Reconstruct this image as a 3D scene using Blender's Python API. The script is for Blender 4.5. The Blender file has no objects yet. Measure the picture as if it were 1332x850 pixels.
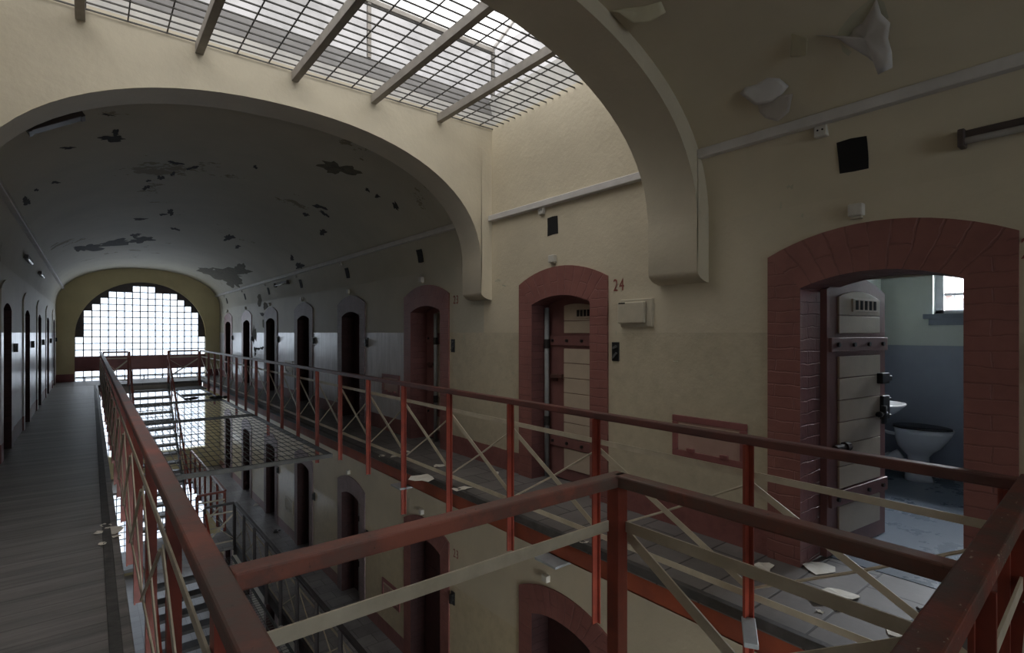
import bpy, math, random
from mathutils import Vector, Matrix
random.seed(7)
EYE = 1.56                      # camera height above the gallery floor; all shapes below are laid out from eye height
S = bpy.context.scene
COL = S.collection
F = -1.56                       # gallery floor
DROP = 3.29                     # one storey
F1, F0 = F - DROP, F - 2 * DROP
XL, XR, YE, YB = -0.85, 3.70, 21.9, -6.5
XC = 0.5 * (XL + XR)
ORD = ['first', 'second', 'third', 'fourth', 'fifth', 'sixth', 'seventh', 'eighth', 'ninth', 'tenth']

# ------------------------------------------------------------------ materials
MATS = {}
def nodes_of(name):
    m = bpy.data.materials.new(name); m.use_nodes = True
    nt = m.node_tree
    for n in list(nt.nodes): nt.nodes.remove(n)
    out = nt.nodes.new('ShaderNodeOutputMaterial')
    return m, nt, out
def N(nt, t, **kw):
    n = nt.nodes.new(t)
    for k, v in kw.items():
        if k in n.inputs.keys(): n.inputs[k].default_value = v
        else: setattr(n, k, v)
    return n
def ramp(nt, fac, stops):
    r = nt.nodes.new('ShaderNodeValToRGB')
    el = r.color_ramp.elements
    while len(el) < len(stops): el.new(0.5)
    for e, (p, c) in zip(el, stops):
        e.position = p; e.color = (*c, 1) if len(c) == 3 else c
    nt.links.new(fac, r.inputs[0]); return r.outputs[0]
def mixc(nt, fac, a, b, mode='MIX'):
    m = nt.nodes.new('ShaderNodeMix'); m.data_type = 'RGBA'; m.blend_type = mode
    for sock, v in ((m.inputs[0], fac), (m.inputs[6], a), (m.inputs[7], b)):
        if isinstance(v, (int, float)): sock.default_value = v
        elif isinstance(v, tuple): sock.default_value = (*v, 1) if len(v) == 3 else v
        else: nt.links.new(v, sock)
    return m.outputs[2]
def math_(nt, op, a, b=None, clamp=False):
    m = nt.nodes.new('ShaderNodeMath'); m.operation = op; m.use_clamp = clamp
    for s, v in ((m.inputs[0], a), (m.inputs[1], b)):
        if v is None: continue
        if isinstance(v, (int, float)): s.default_value = v
        else: nt.links.new(v, s)
    return m.outputs[0]
def noise(nt, vec, scale, detail=4, rough=0.6):
    n = N(nt, 'ShaderNodeTexNoise', Scale=scale, Detail=detail, Roughness=rough)
    if vec is not None: nt.links.new(vec, n.inputs['Vector'])
    return n.outputs[0]
def stretch(nt, vec, s):
    m = nt.nodes.new('ShaderNodeMapping'); m.inputs['Scale'].default_value = s
    nt.links.new(vec, m.inputs['Vector']); return m.outputs[0]
def finish(nt, out, col, rough, bump=None, bstr=0.3, bdist=0.01, spec=0.5, metal=0):
    p = nt.nodes.new('ShaderNodeBsdfPrincipled')
    if isinstance(col, tuple): p.inputs['Base Color'].default_value = (*col, 1)
    else: nt.links.new(col, p.inputs['Base Color'])
    if isinstance(rough, (int, float)): p.inputs['Roughness'].default_value = rough
    else: nt.links.new(rough, p.inputs['Roughness'])
    p.inputs['Specular IOR Level'].default_value = spec
    p.inputs['Metallic'].default_value = metal
    if bump is not None:
        b = N(nt, 'ShaderNodeBump', Strength=bstr, Distance=bdist)
        nt.links.new(bump, b.inputs['Height']); nt.links.new(b.outputs[0], p.inputs['Normal'])
    nt.links.new(p.outputs[0], out.inputs[0])
def paint(name, c, c2=None, rough=0.5, nscale=6, bscale=40, bstr=0.15, bdist=0.006, spec=0.5, lo=0.35, hi=0.7, metal=0):
    m, nt, out = nodes_of(name)
    v = nt.nodes.new('ShaderNodeTexCoord').outputs['Object']
    c2 = c2 or tuple(x * 0.7 for x in c)
    col = ramp(nt, noise(nt, v, nscale, 5), [(lo, c2), (hi, c)])
    finish(nt, out, col, rough, noise(nt, v, bscale, 3), bstr, bdist, spec, metal)
    MATS[name] = m; return m

def wall_paint(name, floor, upper, dado, white=None, plinth=(0.26, 0.105, 0.095), ysplit=6.3):
    m, nt, out = nodes_of(name)
    g = nt.nodes.new('ShaderNodeNewGeometry').outputs['Position']
    sp = nt.nodes.new('ShaderNodeSeparateXYZ'); nt.links.new(g, sp.inputs[0])
    z = math_(nt, 'SUBTRACT', sp.outputs[2], floor + EYE)
    n1 = noise(nt, g, 1.3, 6, 0.65); n2 = noise(nt, g, 9, 5, 0.6)
    up = ramp(nt, n1, [(0.3, tuple(x * 0.86 for x in upper)), (0.65, upper)])
    if white:
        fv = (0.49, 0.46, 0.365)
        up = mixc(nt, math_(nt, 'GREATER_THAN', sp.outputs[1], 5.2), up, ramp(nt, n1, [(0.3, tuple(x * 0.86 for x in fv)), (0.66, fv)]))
    da = ramp(nt, n2, [(0.3, tuple(x * 0.85 for x in dado)), (0.62, dado)])
    if white:
        st = noise(nt, stretch(nt, g, (5, 5, 0.7)), 2.2, 5, 0.65)
        wh = ramp(nt, st, [(0.3, tuple(x * 0.72 for x in white)), (0.62, white)])
        da = mixc(nt, math_(nt, 'GREATER_THAN', sp.outputs[1], ysplit), da, wh)
    below = math_(nt, 'LESS_THAN', z, 1.56)
    col = mixc(nt, below, up, da)
    pl = ramp(nt, n2, [(0.3, tuple(x * 0.75 for x in plinth)), (0.6, plinth)])
    col = mixc(nt, math_(nt, 'LESS_THAN', math_(nt, 'ADD', z, math_(nt, 'MULTIPLY', n2, 0.02)), 0.235), col, pl)
    rough = math_(nt, 'SUBTRACT', 0.62, math_(nt, 'MULTIPLY', below, 0.34))
    bmp = math_(nt, 'ADD', noise(nt, g, 3.5, 4), math_(nt, 'MULTIPLY', noise(nt, g, 28, 4), 0.35))
    finish(nt, out, col, rough, bmp, 0.28, 0.02, 0.4)
    MATS[name] = m
CREAM = (0.60, 0.535, 0.40)
wall_paint('wall_upper', F, CREAM, (0.53, 0.47, 0.345), (0.62, 0.61, 0.63))
wall_paint('wall_left_side', F, (0.50, 0.46, 0.40), (0.60, 0.59, 0.61), (0.60, 0.59, 0.61))
wall_paint('wall_lower', F1, CREAM, (0.56, 0.48, 0.33))
wall_paint('wall_ground', F0, (0.58, 0.54, 0.45), (0.56, 0.50, 0.40))

def vault_paint(name, ca, cb):
    m, nt, out = nodes_of(name)
    g = nt.nodes.new('ShaderNodeNewGeometry').outputs['Position']
    n1 = noise(nt, g, 0.9, 6, 0.65)
    base = ramp(nt, n1, [(0.3, ca), (0.68, cb)])
    pk = math_(nt, 'MULTIPLY', noise(nt, g, 2.1, 9, 0.72), noise(nt, g, 0.55, 2))
    mask = ramp(nt, pk, [(0.368, (0, 0, 0)), (0.376, (1, 1, 1))])
    col = mixc(nt, mask, base, (0.24, 0.21, 0.14))
    bmp = math_(nt, 'SUBTRACT', noise(nt, g, 6, 5), math_(nt, 'MULTIPLY', mask, 0.8))
    finish(nt, out, col, 0.75, bmp, 0.3, 0.02, 0.3)
    MATS[name] = m
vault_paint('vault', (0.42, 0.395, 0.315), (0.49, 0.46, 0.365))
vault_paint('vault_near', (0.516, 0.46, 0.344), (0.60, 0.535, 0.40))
paint('arch', (0.57, 0.51, 0.385), (0.49, 0.44, 0.335), 0.65, 1.5, 12, 0.2, 0.02)
paint('endwall', (0.64, 0.56, 0.33), (0.55, 0.48, 0.28), 0.6, 1.5, 14, 0.2, 0.015)
paint('curb', (0.62, 0.60, 0.55), (0.45, 0.44, 0.42), 0.7, 2.5, 20, 0.2, 0.01)
paint('curb_grey', (0.20, 0.195, 0.19), (0.14, 0.135, 0.13), 0.6, 3, 20, 0.2, 0.01)

def brick(name, c, c2, dark=None, rough=0.5, bstr=0.8):
    m, nt, out = nodes_of(name)
    uv = nt.nodes.new('ShaderNodeUVMap').outputs[0]
    g = nt.nodes.new('ShaderNodeNewGeometry').outputs['Position']
    wob = nt.nodes.new('ShaderNodeVectorMath'); wob.operation = 'MULTIPLY_ADD'
    nz = N(nt, 'ShaderNodeTexNoise', Scale=7.0, Detail=3.0); nt.links.new(g, nz.inputs['Vector'])
    nt.links.new(nz.outputs['Color'], wob.inputs[0]); wob.inputs[1].default_value = (0.035, 0.035, 0.035); nt.links.new(uv, wob.inputs[2])
    b = nt.nodes.new('ShaderNodeTexBrick')
    b.inputs['Scale'].default_value = 1; b.inputs['Brick Width'].default_value = 0.25; b.inputs['Row Height'].default_value = 0.083
    b.inputs['Mortar Size'].default_value = 0.006; b.inputs['Mortar Smooth'].default_value = 0.6
    b.inputs['Color1'].default_value = (1, 1, 1, 1); b.inputs['Color2'].default_value = (0.9, 0.9, 0.9, 1); b.inputs['Mortar'].default_value = (0.7, 0.7, 0.7, 1)
    nt.links.new(wob.outputs[0], b.inputs['Vector'])
    base = ramp(nt, noise(nt, g, 4, 6, 0.65), [(0.3, c2), (0.68, c)])
    col = mixc(nt, 0.5, base, b.outputs['Color'], 'MULTIPLY')
    h = math_(nt, 'ADD', math_(nt, 'MULTIPLY', b.outputs['Fac'], -1.0), math_(nt, 'MULTIPLY', noise(nt, g, 20, 4), 0.4))
    finish(nt, out, col, rough, h, bstr, 0.008, 0.45)
    MATS[name] = m
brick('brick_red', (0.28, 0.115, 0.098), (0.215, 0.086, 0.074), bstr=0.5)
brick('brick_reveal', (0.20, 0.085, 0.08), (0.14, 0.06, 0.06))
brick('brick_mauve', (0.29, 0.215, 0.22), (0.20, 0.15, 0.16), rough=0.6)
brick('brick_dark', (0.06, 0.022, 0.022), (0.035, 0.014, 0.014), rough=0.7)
brick('brick_outside', (0.34, 0.19, 0.14), (0.25, 0.13, 0.10))
paint('rail_red', (0.30, 0.052, 0.027), (0.17, 0.032, 0.021), 0.42, 5, 45, 0.15, 0.004)
def worn_top():
    m, nt, out = nodes_of('rail_top')
    v = nt.nodes.new('ShaderNodeTexCoord').outputs['Object']
    base = ramp(nt, noise(nt, v, 2.2, 6, 0.7), [(0.38, (0.15, 0.10, 0.082)), (0.52, (0.20, 0.085, 0.066)), (0.62, (0.33, 0.105, 0.07))])
    spot = ramp(nt, noise(nt, stretch(nt, v, (1.6, 1, 1)), 24, 5, 0.7), [(0.30, (1, 1, 1)), (0.36, (0, 0, 0))])
    col = mixc(nt, spot, base, (0.05, 0.035, 0.03))
    finish(nt, out, col, 0.5, noise(nt, v, 60, 3), 0.2, 0.003, 0.4)
    MATS['rail_top'] = m
worn_top()
paint('rail_top_dark', (0.15, 0.052, 0.042), (0.085, 0.04, 0.035), 0.45, 4, 45, 0.15, 0.004)
def dark_beam():
    m, nt, out = nodes_of('rail_dark')
    v = nt.nodes.new('ShaderNodeTexCoord').outputs['Object']
    base = ramp(nt, noise(nt, v, 3.2, 6, 0.7), [(0.36, (0.06, 0.058, 0.05)), (0.5, (0.12, 0.05, 0.04)), (0.62, (0.20, 0.05, 0.035))])
    sc = ramp(nt, noise(nt, stretch(nt, v, (1, 2.2, 1)), 38, 4, 0.65), [(0.655, (0, 0, 0)), (0.68, (1, 1, 1))])
    col = mixc(nt, sc, base, (0.42, 0.36, 0.30))
    finish(nt, out, col, 0.5, noise(nt, v, 60, 3), 0.25, 0.004, 0.4)
    MATS['rail_dark'] = m
dark_beam()
paint('rail_black', (0.035, 0.025, 0.025), (0.02, 0.015, 0.015), 0.5)
paint('bar_cream', (0.62, 0.56, 0.44), (0.46, 0.41, 0.31), 0.45, 7, 50, 0.15, 0.003)
paint('nosing', (0.085, 0.082, 0.08), (0.045, 0.044, 0.043), 0.6, 9, 25, 0.4, 0.01)
paint('steel_red', (0.36, 0.085, 0.04), (0.24, 0.06, 0.035), 0.5, 5)
paint('steel_grey', (0.10, 0.10, 0.095), (0.06, 0.06, 0.058), 0.55, 6)
paint('wire', (0.085, 0.08, 0.07), (0.05, 0.05, 0.045), 0.55, 6)
paint('wire_light', (0.16, 0.15, 0.13), (0.10, 0.095, 0.085), 0.55, 6)
paint('beam_grey', (0.34, 0.31, 0.27), (0.25, 0.23, 0.20), 0.6, 5)
paint('conduit', (0.62, 0.60, 0.58), (0.52, 0.50, 0.48), 0.5, 5)
paint('white_plastic', (0.60, 0.58, 0.52), (0.50, 0.48, 0.43), 0.4, 8)
paint('box_cream', (0.52, 0.47, 0.36), (0.44, 0.40, 0.31), 0.45, 8)
paint('black', (0.012, 0.012, 0.013), (0.008, 0.008, 0.008), 0.45)
paint('hole', (0.010, 0.009, 0.008), (0.007, 0.006, 0.006), 0.9)
paint('iron', (0.045, 0.042, 0.042), (0.03, 0.028, 0.028), 0.4, metal=0.4)
paint('rust_dark', (0.045, 0.024, 0.02), (0.03, 0.018, 0.016), 0.75)
paint('rust', (0.13, 0.05, 0.035), (0.07, 0.035, 0.03), 0.6)
paint('door_red', (0.235, 0.108, 0.10), (0.185, 0.085, 0.08), 0.45, 5)
paint('door_cream', (0.55, 0.46, 0.355), (0.48, 0.40, 0.31), 0.45, 5)
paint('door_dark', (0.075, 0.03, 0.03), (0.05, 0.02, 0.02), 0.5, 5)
paint('pipe_grey', (0.33, 0.35, 0.36), (0.25, 0.27, 0.28), 0.4, 8)
paint('ceramic', (0.72, 0.72, 0.72), (0.66, 0.66, 0.66), 0.12, 4, 30, 0.02)
paint('lid_black', (0.014, 0.014, 0.015), None, 0.25)
paint('flake', (0.76, 0.74, 0.68), (0.64, 0.60, 0.52), 0.7, 12)
paint('flake_back', (0.58, 0.56, 0.54), (0.50, 0.48, 0.46), 0.75, 5)
paint('flake_cream', (0.56, 0.52, 0.36), (0.48, 0.44, 0.31), 0.7, 5)
paint('plaster_bare', (0.155, 0.135, 0.085), (0.09, 0.08, 0.055), 0.9, 14)
paint('plaster_dark', (0.045, 0.042, 0.036), (0.03, 0.028, 0.025), 0.9, 14)
paint('plaster_pale', (0.50, 0.48, 0.36), (0.44, 0.42, 0.32), 0.9, 9)
paint('rag', (0.05, 0.048, 0.046), (0.03, 0.03, 0.03), 0.9)
paint('hatch_pink', (0.42, 0.28, 0.235), (0.36, 0.23, 0.195), 0.5)
paint('number_red', (0.26, 0.075, 0.06), (0.22, 0.06, 0.05), 0.6)
paint('frame_white', (0.50, 0.52, 0.54), (0.42, 0.44, 0.46), 0.45)
paint('sill_blue', (0.22, 0.25, 0.30), (0.18, 0.20, 0.24), 0.5)
paint('dark_infill', (0.085, 0.07, 0.072), (0.06, 0.05, 0.052), 0.6)
paint('band_red', (0.27, 0.10, 0.095), (0.21, 0.075, 0.075), 0.5)
paint('roof_felt', (0.2, 0.2, 0.2))
paint('lamp_body', (0.075, 0.055, 0.05), (0.05, 0.038, 0.036), 0.5)
paint('tube', (0.62, 0.62, 0.60), None, 0.25)
paint('grate', (0.11, 0.105, 0.105), (0.07, 0.068, 0.068), 0.5)

def floor_mat(name, c, c2, slab, rough, axis_scale=(1, 1, 1), joint=0.35, streak=0.0, msize=0.006, offset=0.5):
    m, nt, out = nodes_of(name)
    g = nt.nodes.new('ShaderNodeNewGeometry').outputs['Position']
    b = nt.nodes.new('ShaderNodeTexBrick'); b.offset = offset
    b.inputs['Scale'].default_value = 1; b.inputs['Brick Width'].default_value = slab[0]; b.inputs['Row Height'].default_value = slab[1]
    b.inputs['Mortar Size'].default_value = msize; b.inputs['Mortar Smooth'].default_value = 0.3
    b.inputs['Color1'].default_value = (1, 1, 1, 1); b.inputs['Color2'].default_value = (0.78, 0.78, 0.78, 1); b.inputs['Mortar'].default_value = (joint,) * 3 + (1,)
    sh = nt.nodes.new('ShaderNodeMapping'); sh.inputs['Location'].default_value = (7.07, 30.0, 0)
    nt.links.new(g, sh.inputs['Vector']); nt.links.new(sh.outputs[0], b.inputs['Vector'])
    n1 = noise(nt, stretch(nt, g, axis_scale), 1.6, 7, 0.68)
    base = ramp(nt, n1, [(0.30, c2), (0.66, c)])
    col = mixc(nt, 0.9, base, b.outputs['Color'], 'MULTIPLY')
    d = ramp(nt, noise(nt, g, 7, 6, 0.7), [(0.62, (0, 0, 0)), (0.78, (1, 1, 1))])
    col = mixc(nt, math_(nt, 'MULTIPLY', d, 0.35), col, (0.33, 0.31, 0.28))
    rg = math_(nt, 'ADD', rough, math_(nt, 'MULTIPLY', n1, 0.25))
    h = math_(nt, 'ADD', math_(nt, 'MULTIPLY', b.outputs['Fac'], -0.5), math_(nt, 'ADD', math_(nt, 'MULTIPLY', noise(nt, g, 25, 4), 0.2), math_(nt, 'MULTIPLY', n1, streak)))
    finish(nt, out, col, rg, h, 0.45, 0.012, 0.45)
    MATS[name] = m
floor_mat('floor_slabs', (0.21, 0.195, 0.188), (0.115, 0.107, 0.104), (0.45, 0.30), 0.42, (1, 1, 1), 0.22, 0.0, 0.008)
floor_mat('floor_planks', (0.27, 0.25, 0.24), (0.085, 0.082, 0.082), (40.0, 0.21), 0.34, (0.4, 4.5, 1), 0.45, 1.6, 0.005, 0.0)
floor_mat('floor_lower', (0.36, 0.345, 0.35), (0.20, 0.195, 0.195), (0.40, 0.30), 0.30)
floor_mat('floor_ground', (0.36, 0.345, 0.36), (0.28, 0.27, 0.28), (0.34, 0.34), 0.22, (1, 1, 1), 0.55, 0.0, 0.008, 0.0)
def cell_floor():
    m, nt, out = nodes_of('cell_floor')
    g = nt.nodes.new('ShaderNodeNewGeometry').outputs['Position']
    n1 = noise(nt, g, 2.5, 6, 0.7)
    col = ramp(nt, n1, [(0.25, (0.15, 0.177, 0.215)), (0.65, (0.17, 0.20, 0.24))])
    finish(nt, out, col, math_(nt, 'ADD', 0.12, math_(nt, 'MULTIPLY', n1, 0.35)), noise(nt, g, 18, 4), 0.15, 0.01, 0.5)
    MATS['cell_floor'] = m
cell_floor()
def cell_wall():
    m, nt, out = nodes_of('cell_wall')
    g = nt.nodes.new('ShaderNodeNewGeometry').outputs['Position']
    sp = nt.nodes.new('ShaderNodeSeparateXYZ'); nt.links.new(g, sp.inputs[0])
    n1 = noise(nt, g, 2, 5)
    up = ramp(nt, n1, [(0.3, (0.50, 0.53, 0.48)), (0.7, (0.57, 0.60, 0.55))])
    lo = ramp(nt, n1, [(0.3, (0.25, 0.27, 0.32)), (0.7, (0.30, 0.32, 0.375))])
    col = mixc(nt, math_(nt, 'LESS_THAN', sp.outputs[2], -0.14 + EYE), up, lo)
    col = mixc(nt, math_(nt, 'LESS_THAN', sp.outputs[2], -1.44 + EYE), col, (0.05, 0.06, 0.075))
    finish(nt, out, col, 0.45, noise(nt, g, 20, 4), 0.15, 0.01, 0.4)
    MATS['cell_wall'] = m
cell_wall()
def glass(name, c1, c2, trans, nscale, frost=0.25):
    m, nt, out = nodes_of(name)
    g = nt.nodes.new('ShaderNodeNewGeometry').outputs['Position']
    col = ramp(nt, noise(nt, g, nscale, 4, 0.6), [(0.35, c1), (0.6, c2)])
    t = nt.nodes.new('ShaderNodeBsdfTransparent'); nt.links.new(col, t.inputs[0])
    tl = nt.nodes.new('ShaderNodeBsdfTranslucent'); nt.links.new(col, tl.inputs[0])
    gl = N(nt, 'ShaderNodeBsdfGlossy', Roughness=0.1); gl.inputs[0].default_value = (0.9, 0.9, 0.9, 1)
    a = nt.nodes.new('ShaderNodeMixShader'); a.inputs[0].default_value = frost
    nt.links.new(t.outputs[0], a.inputs[1]); nt.links.new(tl.outputs[0], a.inputs[2])
    b = nt.nodes.new('ShaderNodeMixShader'); b.inputs[0].default_value = 0.06
    nt.links.new(a.outputs[0], b.inputs[1]); nt.links.new(gl.outputs[0], b.inputs[2])
    nt.links.new(b.outputs[0], out.inputs[0]); MATS[name] = m
glass('glass_block', (0.40, 0.49, 0.58), (0.58, 0.61, 0.64), 0.8, 9, 0.25)
glass('glass_roof', (0.74, 0.73, 0.72), (0.90, 0.89, 0.88), 0.8, 1.6, 0.2)
glass('glass_side', (0.17, 0.165, 0.16), (0.26, 0.25, 0.245), 0.8, 2.2, 0.3)
glass('glass_clear', (0.93, 0.94, 0.96), (0.97, 0.98, 1.0), 0.95, 3, 0.03)

# ------------------------------------------------------------------ mesh builder
class MB:
    def __init__(s): s.v = []; s.f = []; s.uv = []; s.mi = []; s.fn = None
    def add(s, vs, fs, uvs=None, mi=0):
        b = len(s.v)
        s.v += [tuple(s.fn(*p)) if s.fn else tuple(p) for p in vs]
        for i, f in enumerate(fs):
            s.f.append([b + k for k in f]); s.uv.append(uvs[i] if uvs else None); s.mi.append(mi)
        return s
    def box(s, a, b, mi=0):
        (x0, y0, z0), (x1, y1, z1) = a, b
        x0, x1 = sorted((x0, x1)); y0, y1 = sorted((y0, y1)); z0, z1 = sorted((z0, z1))
        v = [(x0,y0,z0),(x1,y0,z0),(x1,y1,z0),(x0,y1,z0),(x0,y0,z1),(x1,y0,z1),(x1,y1,z1),(x0,y1,z1)]
        return s.add(v, [(0,3,2,1),(4,5,6,7),(0,1,5,4),(1,2,6,5),(2,3,7,6),(3,0,4,7)], None, mi)
    def bar(s, p, q, w, h, up=(0,0,1), mi=0):
        p, q = Vector(p), Vector(q); d = (q - p).normalized(); u = Vector(up)
        if abs(d.dot(u)) > 0.98: u = Vector((0, 1, 0))
        sd = d.cross(u).normalized(); u = sd.cross(d).normalized()
        v = []
        for c in (p, q):
            for a, b in ((-1,-1),(1,-1),(1,1),(-1,1)): v.append(tuple(c + sd * a * w / 2 + u * b * h / 2))
        return s.add(v, [(0,1,2,3),(7,6,5,4),(0,4,5,1),(1,5,6,2),(2,6,7,3),(3,7,4,0)], None, mi)
    def tube(s, pts, r, n=8, mi=0):
        pts = [Vector(p) for p in pts]; m = len(pts); v = []; prev = None
        for i, p in enumerate(pts):
            d = (pts[min(i + 1, m - 1)] - pts[max(i - 1, 0)]).normalized()
            if prev is None:
                a = Vector((0,0,1)) if abs(d.z) < 0.9 else Vector((1,0,0))
                u = d.cross(a).normalized()
            else: u = (prev - d * prev.dot(d)).normalized()
            prev = u; w = d.cross(u)
            rr = r[i] if isinstance(r, (list, tuple)) else r
            for k in range(n):
                t = 2 * math.pi * k / n; v.append(tuple(p + (u * math.cos(t) + w * math.sin(t)) * rr))
        f = [(i*n+k, i*n+(k+1)%n, (i+1)*n+(k+1)%n, (i+1)*n+k) for i in range(m-1) for k in range(n)]
        f += [tuple(range(n))[::-1], tuple((m-1)*n + k for k in range(n))]
        return s.add(v, f, None, mi)
    def loft(s, rings, mi=0, cap=True):
        n = len(rings[0]); v = [p for r in rings for p in r]
        f = [(i*n+k, i*n+(k+1)%n, (i+1)*n+(k+1)%n, (i+1)*n+k) for i in range(len(rings)-1) for k in range(n)]
        if cap: f += [tuple(range(n))[::-1], tuple((len(rings)-1)*n + k for k in range(n))]
        return s.add(v, f, None, mi)
    def poly_prism(s, pts, fn2, d0, d1, mi=0):
        n = len(pts); v = [fn2(a, b, d0) for a, b in pts] + [fn2(a, b, d1) for a, b in pts]
        f = [tuple(range(n))[::-1], tuple(range(n, 2*n))] + [(k, (k+1)%n, n+(k+1)%n, n+k) for k in range(n)]
        return s.add(v, f, None, mi)
    def build(s, name, mats, parent=None, smooth=False, bevel=0, sub=0, solid=0):
        me = bpy.data.meshes.new(name); me.from_pydata(s.v, [], s.f); me.update()
        if any(u for u in s.uv):
            L = me.uv_layers.new(name='UVMap'); i = 0
            for p, u in zip(me.polygons, s.uv):
                for k, li in enumerate(p.loop_indices):
                    L.data[li].uv = u[k] if u else (0, 0)
        if isinstance(mats, str): mats = [mats]
        for m in mats: me.materials.append(MATS[m])
        for p, k in zip(me.polygons, s.mi): p.material_index = k; p.use_smooth = smooth
        o = bpy.data.objects.new(name, me); COL.objects.link(o)
        if parent is not None: o.parent = parent
        if solid: m = o.modifiers.new('solid', 'SOLIDIFY'); m.thickness = solid; m.offset = 0
        if sub: m = o.modifiers.new('sub', 'SUBSURF'); m.levels = sub; m.render_levels = sub
        if bevel: m = o.modifiers.new('bevel', 'BEVEL'); m.width = bevel; m.segments = 2; m.limit_method = 'ANGLE'
        return o

def empty(name):
    o = bpy.data.objects.new(name, None); COL.objects.link(o); o.empty_display_size = 0.1; return o
def tree(o):
    r = [o]
    for c in o.children: r += tree(c)
    return r
def tag(o, label, cat, group=None, kind=None):
    o['label'] = label; o['category'] = cat
    if group: o['group'] = group
    if kind: o['kind'] = kind
    return settle(o)
def settle(root):
    """put the origin at the base of the thing and lift the eye-height layout to floor level"""
    pts = []
    for o in tree(root):
        if o.type == 'MESH': pts += [v.co for v in o.data.vertices]
    if not pts: return root
    lo = [min(p[i] for p in pts) for i in range(3)]; hi = [max(p[i] for p in pts) for i in range(3)]
    b = Vector(((lo[0]+hi[0])/2, (lo[1]+hi[1])/2, lo[2]))
    for o in tree(root):
        if o.type == 'MESH': o.data.transform(Matrix.Translation(-b))
        elif o.type == 'FONT': o.location = o.location - b
    root.location = b + Vector((0, 0, EYE))
    return root
def dup(root, off, label, group=None):
    def cp(o, par):
        c = o.copy(); COL.objects.link(c)
        if par is not None: c.parent = par
        for ch in o.children: cp(ch, c)
        return c
    r = cp(root, None); r.location = root.location + Vector(off); r['label'] = label
    if group: r['group'] = group
    return r
def st(o, label, cat): return tag(o, label, cat, None, 'structure')

# ------------------------------------------------------------------ camera maths (to read places off the photograph)
TH = math.atan2(548, 690); SN, CS = math.sin(TH), math.cos(TH); FPX = 690.0; HY = 433.0
def ray(px, py):
    u = (px - 666) / FPX; w = -(py - HY) / FPX
    return Vector((u * CS + SN, -u * SN + CS, w))
def at_z(px, py, z):
    r = ray(px, py); return r * (z / r.z)
def at_x(px, py, x):
    r = ray(px, py); return r * (x / r.x)
VZ0, VB, VA, VN = 0.85, 1.32, 2.275, 2.2
def vault_z(x):
    t = min(1, abs(x - XC) / VA); return VZ0 + VB * (1 - t ** VN) ** (1 / VN)
def at_vault(px, py):
    r = ray(px, py); t = 0.5
    while t < 40:
        p = r * t
        if p.x > XR or p.x < XL or (p.z > VZ0 and p.z > vault_z(p.x)): break
        t += 0.004
    p = r * t
    if p.z < VZ0 or p.x > XR - 0.005 or p.x < XL + 0.005:
        n = Vector((-1, 0, 0)) if p.x > XC else Vector((1, 0, 0)); return p, n
    e = 0.002
    sl = (vault_z(p.x + e) - vault_z(p.x - e)) / (2 * e)
    return p, Vector((sl, 0, -1)).normalized()

# ------------------------------------------------------------------ doorways
DY, D0 = 2.735, 1.145
OUT = (0.637, 0.520, 0.672)      # surround: half width, springing, apex (eye heights)
INN = (0.420, 0.295, 0.378)      # opening
def arc_pts(yc, dim, dz=0.0, n=14):
    h, zs, za = dim; rise = za - zs; R = (h * h + rise * rise) / (2 * rise); zc = za - R
    a0 = math.asin(h / R)
    return [(yc + R * math.sin(a), zc + R * math.cos(a) + dz) for a in [-a0 + 2 * a0 * k / n for k in range(n + 1)]]

def wall_with_doors(x, y0, y1, zf, zt, centres, dz):
    """a plaster wall on the plane x with the doorways cut out"""
    m = MB(); y = y0
    q = lambda ya, yb, za, zb: m.add([(x,ya,za),(x,yb,za),(x,yb,zb),(x,ya,zb)], [(0,1,2,3)])
    for c in sorted(centres):
        a = arc_pts(c, OUT, dz)
        if a[0][0] > y: q(y, a[0][0], zf, zt)
        for (ya, za), (yb, zb) in zip(a, a[1:]):
            m.add([(x,ya,za),(x,yb,zb),(x,yb,zt),(x,ya,zt)], [(0,1,2,3)])
        y = a[-1][0]
    q(y, y1, zf, zt)
    return m

def surround(x, sg, yc, dz, floor, mats, depth=0.45, back=True):
    """brick ring standing 2 cm proud of the wall with its deep reveal"""
    m = MB(); xf = x - sg * 0.018; xb = x + sg * depth
    o = arc_pts(yc, OUT, dz); i = arc_pts(yc, INN, dz)
    po = [(o[0][0], floor)] + o + [(o[-1][0], floor)]
    pi = [(i[0][0], floor)] + i + [(i[-1][0], floor)]
    s = [0]
    for a, b in zip(pi, pi[1:]): s.append(s[-1] + math.hypot(a[0]-b[0], a[1]-b[1]))
    for k in range(len(po) - 1):
        A, B, C, D = po[k], po[k+1], pi[k+1], pi[k]
        if k == 0 or k == len(po) - 2:
            uv = [(A[0], A[1]), (B[0], B[1]), (C[0], C[1]), (D[0], D[1])]
        else:
            uv = [(0.22, s[k]), (0.22, s[k+1]), (0, s[k+1]), (0, s[k])]
        m.add([(xf,)+A, (xf,)+B, (xf,)+C, (xf,)+D], [(0,1,2,3)], [uv], 0)
        m.add([(xf,)+A, (xf,)+B, (x + sg*0.02,)+B, (x + sg*0.02,)+A], [(0,1,2,3)], [[(0,s[k]),(0,s[k+1]),(0.04,s[k+1]),(0.04,s[k])]], 0)
        m.add([(xf,)+D, (xf,)+C, (xb,)+C, (xb,)+D], [(0,1,2,3)], [[(0,s[k]),(0,s[k+1]),(depth,s[k+1]),(depth,s[k])]], 1)
    if back:
        q = [(xb,)+p for p in pi]
        m.add(q, [tuple(range(len(q)))], None, 2)
    return m

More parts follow.
